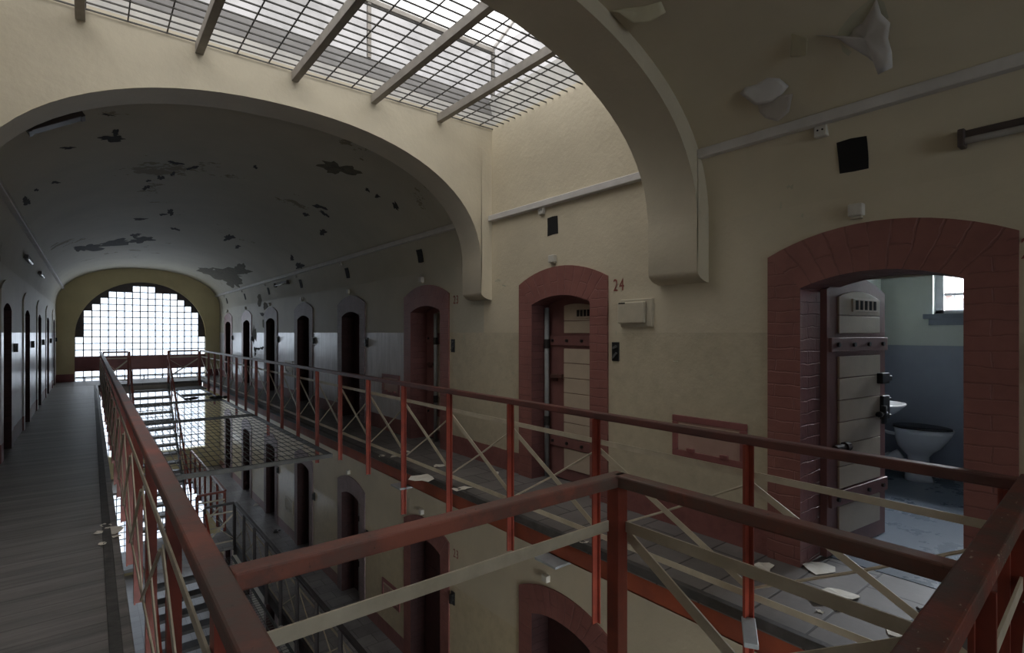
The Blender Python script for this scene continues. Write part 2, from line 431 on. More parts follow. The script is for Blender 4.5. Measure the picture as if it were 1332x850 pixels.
def door_leaf(root, fn, W, simple=False, outside=False):
    """ledged cell door; fn maps (along, out, z) to a place. Iron-red frame, cream boards, bolts, spy vent."""
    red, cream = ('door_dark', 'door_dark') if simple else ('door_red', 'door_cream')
    zb, zs, za = F + 0.012, 0.30, 0.40
    def top(s):
        t = (s - W/2) / (W/2); return zs + (za - zs) * (1 - t*t)
    N_ = 12
    def slab(s0, s1, z0, z1fn, t0, t1, name, mat, par, bev=0.0):
        m = MB(); m.fn = fn
        ss = [s0 + (s1 - s0) * k / N_ for k in range(N_ + 1)]
        pts = [(s, z1fn(s)) for s in ss] + [(s1, z0), (s0, z0)]
        m.poly_prism(pts, lambda a, b, d: (a, d, b), t0, t1)
        return m.build(name, mat, par, bevel=bev)
    slab(0, W, zb, top, 0, 0.045, 'leaf', red, root)
    if simple:
        slab(0.1, W - 0.1, -0.02, lambda s: top(s) - 0.09, 0.045, 0.055, 'panel', cream, root)
        slab(0.1, W - 0.1, -1.10, lambda s: -0.15, 0.045, 0.055, 'panel', cream, root)
        return
    sl = 0.26 if outside else 0.14
    slab(sl, W - 0.11, 0.125, lambda s: top(s) - 0.10, 0.045, 0.058, 'panel', cream, root, 0.004)
    slab(sl, W - 0.11, -0.005, lambda s: 0.12, 0.045, 0.058, 'panel', cream, root, 0.004)
    nb = 6; z0, z1 = -1.10, -0.165
    for k in range(nb):
        a = z0 + (z1 - z0) * k / nb; b = z0 + (z1 - z0) * (k + 1) / nb
        slab(sl, W - 0.11, a + 0.003, lambda s, b=b: b - 0.003, 0.045, 0.06, 'board', cream, root, 0.004)
    slab(sl, W - 0.11, -1.43, lambda s: -1.22, 0.045, 0.058, 'panel', cream, root, 0.004)
    for zr in (-0.085, -1.16):
        m = MB(); m.fn = fn; m.box((0.02, 0.045, zr - 0.05), (W - 0.005, 0.068, zr + 0.05)); r = m.build('rail', red, root, bevel=0.004)
        for k in range(4):
            m = MB(); m.fn = fn; s = 0.1 + k * (W - 0.2) / 3
            m.tube([(s, 0.066, zr), (s, 0.084, zr)], 0.016, 8); m.build('bolt_head', 'iron', r)
    m = MB(); m.fn = fn
    so = 0.12 if outside else 0.0
    m.box((0.31 + so, 0.058, 0.15), (0.69 + so*0.3, 0.072, 0.245)); v = m.build('vent', 'door_cream', root, bevel=0.004)
    for k in range(5):
        m = MB(); m.fn = fn; s = 0.345 + so + k * (0.068 - so*0.17)
        m.box((s, 0.0725, 0.165), (s + 0.036, 0.075, 0.232)); m.build('slot', 'hole', v)
    if outside:
        m = MB(); m.fn = fn
        m.box((0.06, 0.045, -0.52), (0.16, 0.062, -0.44)); m.bar((0.08, 0.085, -0.47), (0.27, 0.085, -0.46), 0.03, 0.04); m.box((0.09, 0.06, -0.49), (0.13, 0.09, -0.45))
        m.build('bolt', 'rust', root, bevel=0.004); return
    m = MB(); m.fn = fn
    m.box((W - 0.17, 0.058, -0.385), (W - 0.05, 0.10, -0.305)); m.box((W - 0.05, 0.07, -0.37), (W + 0.02, 0.09, -0.33))
    m.build('lock_case', 'black', root, bevel=0.006)
    m = MB(); m.fn = fn
    m.box((W - 0.12, 0.058, -0.66), (W - 0.01, 0.085, -0.48)); m.box((W - 0.01, 0.065, -0.515), (W + 0.04, 0.077, -0.50)); m.box((W - 0.01, 0.065, -0.645), (W + 0.04, 0.077, -0.63))
    lk = m.build('lock_case', 'black', root, bevel=0.006)
    m = MB(); m.fn = fn
    m.tube([(W - 0.15, 0.10, -0.685), (W - 0.15, 0.10, -0.55)], [0.02, 0.02], 8); m.tube([(W - 0.22, 0.10, -0.61), (W - 0.10, 0.10, -0.61)], 0.012, 8)
    m.tube([(W - 0.235, 0.10, -0.61), (W - 0.205, 0.10, -0.61)], 0.022, 8); m.build('lever', 'black', lk, smooth=True)
    m = MB(); m.fn = fn
    m.tube([(0.04, 0.08, -0.80), (0.17, 0.08, -0.80)], 0.024, 10); m.tube([(0.16, 0.08, -0.80), (0.215, 0.08, -0.80)], 0.034, 12)
    m.build('hinge_knuckle', 'rust_dark', root, bevel=0.003)

UP_R = [D0 + DY * k for k in range(8)]
SZ = 2.36   # skylight grille height
UP_L = [D0 + DY * k for k in range(2, 8)]
LO_R = [D0 + DY * k for k in range(1, 8)]
GR_R = [D0 + DY * k for k in range(1, 8)]

WALLR = wall_with_doors(XR, YB, YE, F - 0.3, SZ + 0.07, UP_R, 0).build('wall_right', 'wall_upper')
st(wall_with_doors(XL, YB, YE, F - 0.3, SZ + 0.07, UP_L, 0).build('wall_left', 'wall_left_side'), 'dim pale wall with dark narrow doorways beside the plank walkway', 'wall')
st(wall_with_doors(XR, YB, YE, F1 - 0.3, F - 0.3, LO_R, -DROP).build('wall_right', 'wall_lower'), 'cream wall of the storey below with arched doorways', 'wall')
st(wall_with_doors(XL, YB, YE, F1 - 0.3, F - 0.3, [], -DROP).build('wall_left', 'wall_lower'), 'cream wall under the plank walkway on the storey below', 'wall')
st(wall_with_doors(XR, YB, YE, F0 - 0.1, F1 - 0.3, GR_R, -2*DROP).build('wall_right', 'wall_ground'), 'pale wall of the ground storey seen through the wire nets', 'wall')
st(wall_with_doors(XL, YB, YE, F0 - 0.1, F1 - 0.3, [], 0).build('wall_left', 'wall_ground'), 'pale wall of the ground storey under the stairs', 'wall')

nd = nt_ = 0
def add_surround(x, sg, yc, dz, fl, mats, label, back=True, depth=0.45):
    global nt_
    nt_ += 1
    m = surround(x, sg, yc, dz, fl, mats, depth, back)
    return st(m.build('trim_%d' % nt_, mats), label, 'door surround')
def closed_door(yc, x, sg, dz, label, simple, ajar=0.0, setback=0.27):
    global nd
    nd += 1
    root = empty('door_%d' % nd)
    W = 0.85; ca, sa = math.cos(ajar), math.sin(ajar)
    y0 = yc + W / 2
    fn = lambda s, t, z: Vector((x + sg * (setback + s * sa - t * ca), y0 - s * ca - t * sa * 1.0, z + dz))
    door_leaf(root, fn, W, simple, True)
    return tag(root, label, 'door', None, 'structure')

RIGHT_WHERE = ['of the near open cell with the toilet', 'numbered 24 between the two big arches', 'numbered 23 just past the far arch',
               'first past number 23 on the upper gallery', 'second past number 23 on the upper gallery', 'third past number 23 on the upper gallery',
               'fourth past number 23 on the upper gallery', 'last on the upper gallery beside the end window']
for k, yc in enumerate(UP_R):
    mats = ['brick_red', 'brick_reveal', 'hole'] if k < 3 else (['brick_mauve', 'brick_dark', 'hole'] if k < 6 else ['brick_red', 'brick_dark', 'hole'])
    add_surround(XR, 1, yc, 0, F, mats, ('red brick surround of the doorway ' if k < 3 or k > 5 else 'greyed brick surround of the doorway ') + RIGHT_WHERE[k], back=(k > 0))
for k in range(1, 8):
    if k == 2: closed_door(UP_R[k], XR, 1, 0, 'red and cream cell door standing ajar in doorway number 23', False, 0.0, 0.30)
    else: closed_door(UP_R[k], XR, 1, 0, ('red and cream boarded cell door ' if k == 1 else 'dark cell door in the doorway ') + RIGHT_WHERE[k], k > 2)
for k, yc in zip(range(2, 8), UP_L):
    add_surround(XL, -1, yc, 0, F, ['wall_left_side', 'brick_dark', 'hole'], 'plain pale surround of the %s dark doorway along the left walkway' % ORD[k - 2])
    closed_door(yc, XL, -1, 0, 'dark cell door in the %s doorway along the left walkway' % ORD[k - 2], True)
for k, yc in zip(range(1, 8), LO_R):
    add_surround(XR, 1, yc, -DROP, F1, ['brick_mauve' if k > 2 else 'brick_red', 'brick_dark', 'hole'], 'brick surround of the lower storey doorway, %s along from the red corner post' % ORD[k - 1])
    closed_door(yc, XR, 1, -DROP, 'dark door in the lower storey doorway, %s along from the red corner post' % ORD[k - 1], True)
for k, yc in zip(range(1, 8), GR_R):
    add_surround(XR, 1, yc, -2*DROP, F0, ['brick_mauve', 'brick_dark', 'hole'], 'surround of the %s doorway on the ground storey below the nets' % ORD[k - 1])

# grey steel pipe standing in the doorways of 24 and 23
for yc, lab in ((LO_R[2], 'thin grey pipe upright in a dark doorway of the lower storey'), (UP_R[1], 'blue-grey steel pipe upright in the doorway beside number 24'), (UP_R[2], 'grey steel pipe upright in the doorway numbered 23'), ):
    p = empty('pipe')
    zo = -DROP if yc > 8 else 0
    y = yc + 0.385 if yc < 5 else yc + 0.02
    x = XR + 0.17
    m = MB(); m.tube([(x, y, F + zo), (x, y, 0.27 + zo)], 0.026, 12); m.build('tube', 'pipe_grey', p, smooth=True)
    for z in (-0.12, -0.95):
        m = MB(); m.tube([(x, y, z + zo - 0.05), (x, y, z + zo + 0.05)], 0.033, 12); m.build('collar', 'iron', p)
    tag(p, lab, 'pipe')
for dz, y, lab in ((-DROP, LO_R[2] + 0.1, 'thin grey pipe upright in a dark lower doorway under gallery posts'), ):
    pass

# near open cell door
nd += 1
root = empty('door_%d' % nd)
h0, h1 = Vector((3.97, 1.555, 0)), Vector((4.87, 1.465, 0)); dd = (h1 - h0).normalized(); nn = Vector((dd.y, -dd.x, 0))
door_leaf(root, lambda s, t, z: h0 + dd * s + nn * t + Vector((0, 0, z)), 0.865)
tag(root, 'open cell door with cream boards, slotted vent and black locks', 'door', None, 'structure')
tag(MB().box((3.93, 1.59, F), (3.985, 1.645, 0.32)).build('door_post', 'black'), 'black iron hinge post of the open cell door', 'post', None, 'structure')

# ------------------------------------------------------------------ cell
cx0, cx1, cy0, cy1, cz1 = XR + 0.45, 7.12, 0.1, 2.14, 1.25
m = MB()
m.add([(cx0,cy1,F),(cx1,cy1,F),(cx1,cy1,cz1),(cx0,cy1,cz1)], [(0,1,2,3)])
m.add([(cx0,cy0,F),(cx1,cy0,F),(cx1,cy0,cz1),(cx0,cy0,cz1)], [(0,1,2,3)])
wy0, wy1, wz0, wz1 = 0.62, 1.66, 0.20, 0.86
for a, b, c, d in ((cy0, wy0, F, cz1), (wy1, cy1, F, cz1), (wy0, wy1, F, wz0), (wy0, wy1, wz1, cz1)):
    m.add([(cx1,a,c),(cx1,b,c),(cx1,b,d),(cx1,a,d)], [(0,1,2,3)])
for (a, c), (b, d) in (((wy0,wz0),(wy1,wz0)), ((wy1,wz0),(wy1,wz1)), ((wy1,wz1),(wy0,wz1)), ((wy0,wz1),(wy0,wz0))):
    m.add([(cx1,a,c),(cx1,b,d),(cx1+0.3,b,d),(cx1+0.3,a,c)], [(0,1,2,3)])
# inner front wall round the doorway
for a, b, c, d in ((cy0, UP_R[0]-0.42, F, cz1), (UP_R[0]+0.42, cy1, F, cz1), (UP_R[0]-0.42, UP_R[0]+0.42, 0.36, cz1)):
    m.add([(cx0,a,c),(cx0,b,c),(cx0,b,d),(cx0,a,d)], [(0,1,2,3)])
st(m.build('wall_cell', 'cell_wall'), 'pale green and blue painted walls of the open cell', 'wall')
st(MB().box((cx0, cy0, cz1), (cx1, cy1, cz1 + 0.1)).build('ceiling_cell', 'cell_wall'), 'flat ceiling of the open cell', 'ceiling')
st(MB().box((4.02, cy0, F - 0.08), (cx1, cy1, F + 0.004)).build('floor_cell', 'cell_floor'), 'shiny worn blue floor of the open cell', 'floor')

w = empty('window_2')
m = MB()
xw = cx1 + 0.10
for a, b in (((xw, wy0, wz0), (xw+0.06, wy0+0.06, wz1)), ((xw, wy1-0.07, wz0), (xw+0.06, wy1, wz1)), ((xw, wy0, wz0), (xw+0.06, wy1, wz0+0.04)), ((xw, wy0, wz1-0.06), (xw+0.06, wy1, wz1)), ((xw, 1.10, wz0), (xw+0.05, 1.15, wz1))): m.box(a, b)
m.build('frame', 'frame_white', w)
m = MB()
for y in (0.85, 1.385): m.box((xw+0.02, y-0.012, wz0), (xw+0.045, y+0.012, wz1))
m.box((xw+0.02, wy0, 0.40), (xw+0.045, wy1, 0.425)); m.build('glazing_bars', 'frame_white', w)
m = MB(); m.box((xw+0.03, wy0+0.02, wz0+0.02), (xw+0.036, wy1-0.02, wz1-0.02)); m.build('pane', 'glass_clear', w)
m = MB(); m.box((cx1-0.07, wy0-0.05, wz0-0.05), (cx1+0.1, wy1+0.07, wz0)); m.box((cx1-0.03, wy0-0.02, wz0-0.12), (cx1, wy1+0.03, wz0-0.05)); m.build('sill', 'sill_blue', w)
for k in range(4):
    m = MB(); y = wy0 + 0.13 + k * 0.26; m.tube([(xw+0.16, y, wz0-0.02), (xw+0.16, y, wz1+0.02)], 0.012, 8); m.build('security_bar', 'iron', w)
st(w, 'small barred window high in the open cell', 'window')

# neighbouring brick house seen through the cell window
h = empty('outside_building')
hx = 15.0
m = MB()
def brickquad(ya, yb, za, zb): m.add([(hx,ya,za),(hx,yb,za),(hx,yb,zb),(hx,ya,zb)], [(0,1,2,3)], [[(ya*0.5,za*0.5),(yb*0.5,za*0.5),(yb*0.5,zb*0.5),(ya*0.5,zb*0.5)]])
brickquad(3.15, 3.42, -8, 6); brickquad(1.0, 3.15, -8, 0.75)
m.box((hx+0.02, 1.0, -8), (hx+2, 3.40, 0.73)); m.build('wall', 'brick_outside', h)
m = MB(); m.box((hx-0.05, 1.6, -0.4), (hx+0.02, 3.05, 0.68)); fr = m.build('window', 'sill_blue', h)
tag(h, 'brick building outside the barred cell window', 'building')

def ring(cx, cy, z, a, b, n=20, e=1.0):
    return [(cx + a * math.cos(2*math.pi*k/n), cy + b * math.sin(2*math.pi*k/n), z) for k in range(n)]
# toilet: back to the cell's far side wall, bowl pointing at the doorway side
t = empty('toilet'); tx, ty = 6.85, 1.66
def tr(z, hx_, yb, yf, n=24):
    """egg ring from back yb to front yf"""
    pts = []
    for k in range(n):
        a = 2*math.pi*k/n; c, s_ = math.cos(a), math.sin(a)
        y = (yb + yf)/2 + (yb - yf)/2 * c + 0.045
        pts.append((tx + hx_ * s_ * (1 + 0.12 * c), y, z))
    return pts
zt = F + 0.56
m = MB(); m.loft([tr(F, 0.12, 1.80, 1.54), tr(F+0.05, 0.11, 1.79, 1.56), tr(F+0.16, 0.085, 1.76, 1.58), tr(F+0.26, 0.085, 1.77, 1.58), tr(F+0.31, 0.12, 1.82, 1.54), tr(F+0.36, 0.155, 1.86, 1.48), tr(F+0.43, 0.178, 1.875, 1.43), tr(F+0.50, 0.19, 1.88, 1.39), tr(F+0.535, 0.195, 1.88, 1.38)])
m.build('bowl', 'ceramic', t, smooth=True)
m = MB(); m.loft([tr(F+0.537, 0.197, 1.89, 1.375), tr(F+0.552, 0.20, 1.89, 1.37)]); m.build('seat', 'ceramic', t, smooth=False)
m = MB(); m.loft([tr(F+0.554, 0.198, 1.90, 1.385), tr(F+0.572, 0.195, 1.90, 1.39), tr(F+0.580, 0.16, 1.87, 1.43)]); m.build('lid', 'lid_black', t)
m = MB(); m.tube([(tx-0.02, 1.87, F+0.26), (tx-0.02, 2.0, F+0.16), (tx-0.02, cy1-.03, F+0.14)], [0.055, 0.055, 0.055], 14); m.tube([(tx-0.02, 1.94, F+0.185), (tx-0.02, 1.99, F+0.155)], 0.085, 16); m.build('waste_pipe', 'ceramic', t, smooth=True)
m = MB(); m.tube([(tx-0.05, 1.90, F+0.47), (tx-0.05, 1.97, F+0.475), (tx-0.05, 2.06, F+0.50), (tx-0.05, 2.10, F+0.60), (tx-0.05, 2.11, F+1.3)], 0.018, 10); m.build('flush_pipe', 'ceramic', t, smooth=True)
tag(t, 'white toilet with closed black lid in the open cell', 'toilet')
# washbasin
b = empty('washbasin'); bx, bz = 6.05, F + 0.87
def br(z, a, f, n=24):
    pts = []
    for k in range(n):
        an = 2*math.pi*k/n; c, s_ = math.cos(an), math.sin(an)
        y = cy1 - 0.008 - f/2 + (f/2) * (abs(c)**0.75) * (1 if c > 0 else -1)
        pts.append((bx + a * s_, y, z))
    return pts
m = MB(); m.loft([br(bz-0.19, 0.07, 0.20), br(bz-0.15, 0.15, 0.33), br(bz-0.08, 0.25, 0.44), br(bz-0.02, 0.29, 0.50), br(bz, 0.295, 0.51), br(bz+0.004, 0.27, 0.475), br(bz-0.04, 0.21, 0.42), br(bz-0.10, 0.12, 0.30)])
m.build('bowl', 'ceramic', b, smooth=True)
m = MB(); m.tube([(bx, 2.05, bz-0.18), (bx, 2.05, bz-0.32), (bx, 2.08, bz-0.36), (bx, cy1-.003, bz-0.36)], 0.02, 10); m.build('waste_pipe', 'ceramic', b, smooth=True)
m = MB(); m.tube([(bx, 2.10, bz), (bx, 2.10, bz+0.10), (bx, 2.05, bz+0.13), (bx, 1.99, bz+0.11)], 0.013, 8); m.build('tap', 'iron', b, smooth=True)
tag(b, 'white washbasin half hidden behind the open cell door', 'washbasin')

# ------------------------------------------------------------------ vaults, arches
def vault(y0, y1, ny, name, mat):
    n = 48; xs = []
    for k in range(n + 1):
        a = math.pi * k / n; c, s_ = math.cos(a), math.sin(a)
        xs.append((XC - VA * math.copysign(abs(c) ** (2/VN), c), VZ0 + VB * abs(s_) ** (2/VN)))
    m = MB(); v = []; f = []
    for j in range(ny + 1):
        y = y0 + (y1 - y0) * j / ny
        v += [(x, y, z) for x, z in xs]
    for j in range(ny):
        for k in range(n): f.append((j*(n+1)+k, j*(n+1)+k+1, (j+1)*(n+1)+k+1, (j+1)*(n+1)+k))
    m.add(v, f); return m.build(name, mat, smooth=True)
A1, A2, A3, A4 = 2.24, 2.69, 5.04, 5.44
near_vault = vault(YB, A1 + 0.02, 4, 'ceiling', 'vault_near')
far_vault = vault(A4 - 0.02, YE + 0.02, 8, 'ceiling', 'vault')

AA, AB, AZ, AN = 2.125, 1.27, 0.80, 2.2
FOOT = 0.385
def arch(y0, y1, name, label):
    n = 40; inner = []
    for k in range(n + 1):
        a = math.pi * k / n; c, s_ = math.cos(a), math.sin(a)
        inner.append((XC - AA * math.copysign(abs(c) ** (2/AN), c), AZ + AB * abs(s_) ** (2/AN)))
    d = VA - AA + 0.05
    foot = [(AA + d * (1 - math.cos(t)), FOOT + 0.085 - 0.085 * math.sin(t) + 0.0) for t in [math.pi/2 * k / 5 for k in range(6)]]
    left = [(XC - x, z) for x, z in reversed(foot)]; right = [(XC + x, z) for x, z in foot]
    prof = left + inner + right
    ZT = SZ + 0.07
    m = MB()
    for (xa, za), (xb, zb) in zip(prof, prof[1:]):
        for y in (y0, y1):
            m.add([(xa,y,za),(xb,y,zb),(xb,y,ZT),(xa,y,ZT)], [(0,1,2,3)])
        m.add([(xa,y0,za),(xb,y0,zb),(xb,y1,zb),(xa,y1,za)], [(0,1,2,3)])
    o = m.build(name, 'arch')
    o.modifiers.new('w', 'WELD').merge_threshold = 0.0005
    b_ = o.modifiers.new('b', 'BEVEL'); b_.width = 0.02; b_.segments = 3; b_.limit_method = 'ANGLE'; b_.angle_limit = math.radians(50)
    for p in o.data.polygons: p.use_smooth = True
    try:
        o.data.set_sharp_from_angle(angle=math.radians(40))
    except Exception: pass
    return st(o, label, 'arch')
arch(A1, A2, 'trim_arch', 'near cream arch sweeping across the ceiling before the skylight')
arch(A3, A4, 'trim_arch', 'far cream arch on rounded corbels behind the skylight')

# ------------------------------------------------------------------ skylight
SZ = 2.36
g = empty('skylight_grille')
m = MB(); ny = 23
for k in range(ny):
    y = A2 + 0.05 + (A3 - A2 - 0.07) * k / (ny - 1)
    m.bar((XL, y, SZ + 0.03), (XR, y, SZ + 0.03), 0.010, 0.010)
nx = 18
for k in range(nx):
    x = XL + 0.06 + 0.2535 * k
    m.bar((x, A2, SZ + 0.04), (x, A3, SZ + 0.04), 0.009, 0.009)
m.build('wire_mesh', 'wire', g)
for k in range(6):
    x = 0.70 - 0.76 + 0.762 * k - 0.0
    if x > XR: break
    m = MB(); m.box((x - 0.03, A2 + 0.002, SZ - 0.06), (x + 0.03, A3 - 0.002, SZ + 0.025)); m.build('beam', 'beam_grey', g, bevel=0.003)
tag(g, 'wire grille on grey beams under the skylight between the arches', 'grille')
m = MB()   # lantern shaft: curb, grey ledge, frame, glass
x0, x1, y0, y1 = XL, XR, A2, A3
def ringwall(mb, xa, xb, ya, yb, z0, z1, grow, mi=0):
    p = [(xa,ya),(xb,ya),(xb,yb),(xa,yb)]
    q = [(xa-grow,ya-grow),(xb+grow,ya-grow),(xb+grow,yb+grow),(xa-grow,yb+grow)]
    v = [(a,b,z0) for a,b in p] + [(a,b,z1) for a,b in q]
    mb.add(v, [(k,(k+1)%4,4+(k+1)%4,4+k) for k in range(4)], None, mi)
L = empty('window_3')
C0, C1, C2 = SZ + 0.03, SZ + 0.20, SZ + 0.42
m = MB(); ringwall(m, x0, x1, y0, y1, C0, C1, 0.004); m.build('curb', 'curb', L)
m = MB()
for ya, yb in ((y0, y0 - 0.06), (y1, y1 + 0.06)): m.add([(x0-.06,ya,C1),(x1+.06,ya,C1),(x1+.06,yb,C2),(x0-.06,yb,C2)], [(0,1,2,3)])
m.build('ledge', 'curb_grey', L)
m = MB()
for xa in (x0-.004, x1+.004): m.add([(xa,y0-.06,C1),(xa,y1+.06,C1),(xa,y1+.06,C2),(xa,y0-.06,C2)], [(0,1,2,3)])
m.build('cheek', 'curb', L)
e = 0.06
GZ = SZ + 1.0
m = MB()
ringwall(m, x0-e, x1+e, y0-e, y1+e, C2, GZ, 0.0)
m.build('side_glass', 'glass_side', L)
m = MB(); ym = (y0+y1)/2
m.add([(x0-e,y0-e,GZ),(x1+e,y0-e,GZ),(x1+e,ym,GZ+.5),(x0-e,ym,GZ+.5)], [(0,1,2,3)])
m.add([(x0-e,y1+e,GZ),(x1+e,y1+e,GZ),(x1+e,ym,GZ+.5),(x0-e,ym,GZ+.5)], [(0,1,2,3)])
for x in (x0-e, x1+e): m.add([(x,y0-e,GZ),(x,y1+e,GZ),(x,ym,GZ+.5)], [(0,1,2)])
m.build('glass', 'glass_roof', L)
m = MB()
for y in (y0-e, y1+e): m.bar((x0-e,y,GZ),(x1+e,y,GZ),0.05,0.05)
for k in range(4):
    x = x0 - e + (x1 - x0 + 2*e) * k / 3
    m.bar((x,y0-e,GZ+.02),(x,ym,GZ+.52),0.03,0.04); m.bar((x,y1+e,GZ+.02),(x,ym,GZ+.52),0.03,0.04)
    for y in (y0-e,y1+e): m.bar((x,y,C2),(x,y,GZ),0.035,0.035)
m.bar((x0-e,ym,GZ+.5),(x1+e,ym,GZ+.5),0.04,0.06)
m.build('frame', 'beam_grey', L)
st(L, 'glazed roof lantern of the skylight above the wire grille', 'skylight')

# ------------------------------------------------------------------ end wall and its tall window
WX0, WX1, WZC = -0.40, 3.25, -0.115
WR = (WX1 - WX0) / 2; WXC = (WX0 + WX1) / 2
ZSILL = -4.12
m = MB()
aw = [(WXC - WR * math.cos(math.pi*k/32), WZC + WR * math.sin(math.pi*k/32)) for k in range(33)]
def eq(xa, xb, za, zb): m.add([(xa,YE,za),(xb,YE,za),(xb,YE,zb),(xa,YE,zb)], [(0,1,2,3)])
eq(XL, WX0, ZSILL, 3); eq(WX1, XR, ZSILL, 3)
for (xa, za), (xb, zb) in zip(aw, aw[1:]): m.add([(xa,YE,za),(xb,YE,zb),(xb,YE,3),(xa,YE,3)], [(0,1,2,3)])
eq(XL, XR, -5.1, ZSILL); eq(XL, WX0, -7.6, -5.1); eq(WX1, XR, -7.6, -5.1); eq(XL, XR, F0 - 0.1, -7.6)
op = [(WX0, ZSILL)] + aw + [(WX1, ZSILL)]
for (xa, za), (xb, zb) in zip(op, op[1:] + op[:1]): m.add([(xa,YE,za),(xb,YE,zb),(xb,YE+0.3,zb),(xa,YE+0.3,za)], [(0,1,2,3)])
for (xa, za), (xb, zb) in (((WX0,-7.6),(WX0,-5.1)),((WX0,-5.1),(WX1,-5.1)),((WX1,-5.1),(WX1,-7.6)),((WX1,-7.6),(WX0,-7.6))): m.add([(xa,YE,za),(xb,YE,zb),(xb,YE+0.3,zb),(xa,YE+0.3,za)], [(0,1,2,3)])
st(m.build('wall_end', 'endwall'), 'ochre end wall pierced by the big arched window', 'wall')
m = MB()
inr = [(WXC - WR * math.cos(math.pi*k/32), WZC + WR * math.sin(math.pi*k/32)) for k in range(33)]
outr = [(WXC - (WR+.07) * math.cos(math.pi*k/32), WZC + (WR+.07) * math.sin(math.pi*k/32)) for k in range(33)]
inr = [(WX0, -0.8)] + inr + [(WX1, -0.8)]; outr = [(WX0-.07, -0.8)] + outr + [(WX1+.07, -0.8)]
for k in range(len(inr)-1):
    A,B,C,D = outr[k],outr[k+1],inr[k+1],inr[k]
    for y in (YE-0.03,): m.add([(A[0],y,A[1]),(B[0],y,B[1]),(C[0],y,C[1]),(D[0],y,D[1])], [(0,1,2,3)])
    m.add([(A[0],YE-.03,A[1]),(B[0],YE-.03,B[1]),(B[0],YE,B[1]),(A[0],YE,A[1])],[(0,1,2,3)])
    m.add([(D[0],YE-.03,D[1]),(C[0],YE-.03,C[1]),(C[0],YE+.05,C[1]),(D[0],YE+.05,D[1])],[(0,1,2,3)])
nt_ += 1
st(m.build('trim_%d' % nt_, 'endwall'), 'raised ochre moulding round the arched end window', 'moulding')
W = empty('window_1')
gy = YE + 0.10; cell = (WX1 - WX0) / 17; zb = -0.78
rows = [(0,16),(0,16),(0,16),(1,15),(1,15),(1,15),(1,15),(2,14),(3,13),(4,12),(7,9)]
m = MB(); gm = MB(); dk = MB()
def cellq(mb, c0, c1, z0, z1, y): mb.add([(WX0+c0*cell,y,z0),(WX0+c1*cell,y,z0),(WX0+c1*cell,y,z1),(WX0+c0*cell,y,z1)], [(0,1,2,3)])
for r, (a, b_) in enumerate(rows):
    cellq(m, a, b_ + 1, zb + r*cell, zb + (r+1)*cell, gy)
    for c in range(17):
        if not a <= c <= b_: dk.box((WX0+c*cell, gy-0.03, zb+r*cell), (WX0+(c+1)*cell, gy+0.02, zb+(r+1)*cell))
dk.box((WX0, gy-0.03, zb+11*cell), (WX1, gy+0.02, zb+12.5*cell))
for c in range(18):
    gm.box((WX0+c*cell-0.014, gy-0.025, zb), (WX0+c*cell+0.014, gy+0.02, zb+max([0]+[r+1 for r,(a,b_) in enumerate(rows) if a <= c <= b_+1])*cell))
for r in range(12):
    a, b_ = rows[min(r, 10)]
    if r > 0: a, b_ = min(a, rows[r-1][0]), max(b_, rows[r-1][1])
    gm.box((WX0+a*cell, gy-0.022, zb+r*cell-0.013), (WX0+(b_+1)*cell, gy+0.02, zb+r*cell+0.013))
nlow = 12
zl0, zl1 = ZSILL, -1.24; ch = (zl1 - zl0) / nlow
m.add([(WX0,gy,zl0),(WX1,gy,zl0),(WX1,gy,zl1),(WX0,gy,zl1)],[(0,1,2,3)])
for c in range(18): gm.box((WX0+c*cell-0.011, gy-0.025, zl0), (WX0+c*cell+0.011, gy+0.02, zl1))
for r in range(nlow+1): gm.box((WX0, gy-0.022, zl0+r*ch-0.010), (WX1, gy+0.02, zl0+r*ch+0.010))
m.build('glass_blocks', 'glass_block', W)
gm.build('grid', 'steel_grey', W); dk.build('stepped_infill', 'dark_infill', W)
m = MB(); m.box((WX0, YE-0.02, -1.24), (WX1, YE+0.14, -0.78)); m.build('spandrel', 'band_red', W)
st(W, 'tall arched window of glass blocks closing the corridor', 'window')
m = MB(); m.box((XL, YE-0.025, F), (WX0-.02, YE+0.0, F+0.24)); m.box((WX1+.02, YE-0.025, F), (XR, YE, F+0.24))
st(m.build('baseboard_end', 'band_red'), 'red painted plinth of the ochre end wall', 'baseboard')
w4 = empty('ground_fill_window')  # extra window put in to brighten the ground storey
m = MB(); m.add([(WX0,gy,-7.6),(WX1,gy,-7.6),(WX1,gy,-5.1),(WX0,gy,-5.1)],[(0,1,2,3)]); m.build('glass_blocks', 'glass_block', w4)
m = MB()
for c in range(18): m.box((WX0+c*cell-0.011, gy-0.025, -7.6), (WX0+c*cell+0.011, gy+0.02, -5.1))
for r in range(12): m.box((WX0, gy-0.022, -7.6+r*2.5/11-0.01), (WX1, gy+0.02, -7.6+r*2.5/11+0.01))
m.build('grid', 'steel_grey', w4)
st(w4, 'glass block window added to brighten the ground storey below the stairs', 'window')
gr = empty('guard_rail')
m = MB(); m.tube([(WX0+.02, YE-0.10, F+0.13), (WX1-.02, YE-0.10, F+0.13)], 0.02, 8); m.build('bar', 'rail_black', gr)
for k in range(7):
    m = MB(); x = WX0 + 0.25 + k*0.52; m.tube([(x, YE-0.10, F), (x, YE-0.10, F+0.13)], 0.016, 8); m.build('leg', 'rail_black', gr)
tag(gr, 'low dark guard bar on short legs in front of the end window', 'guard rail')
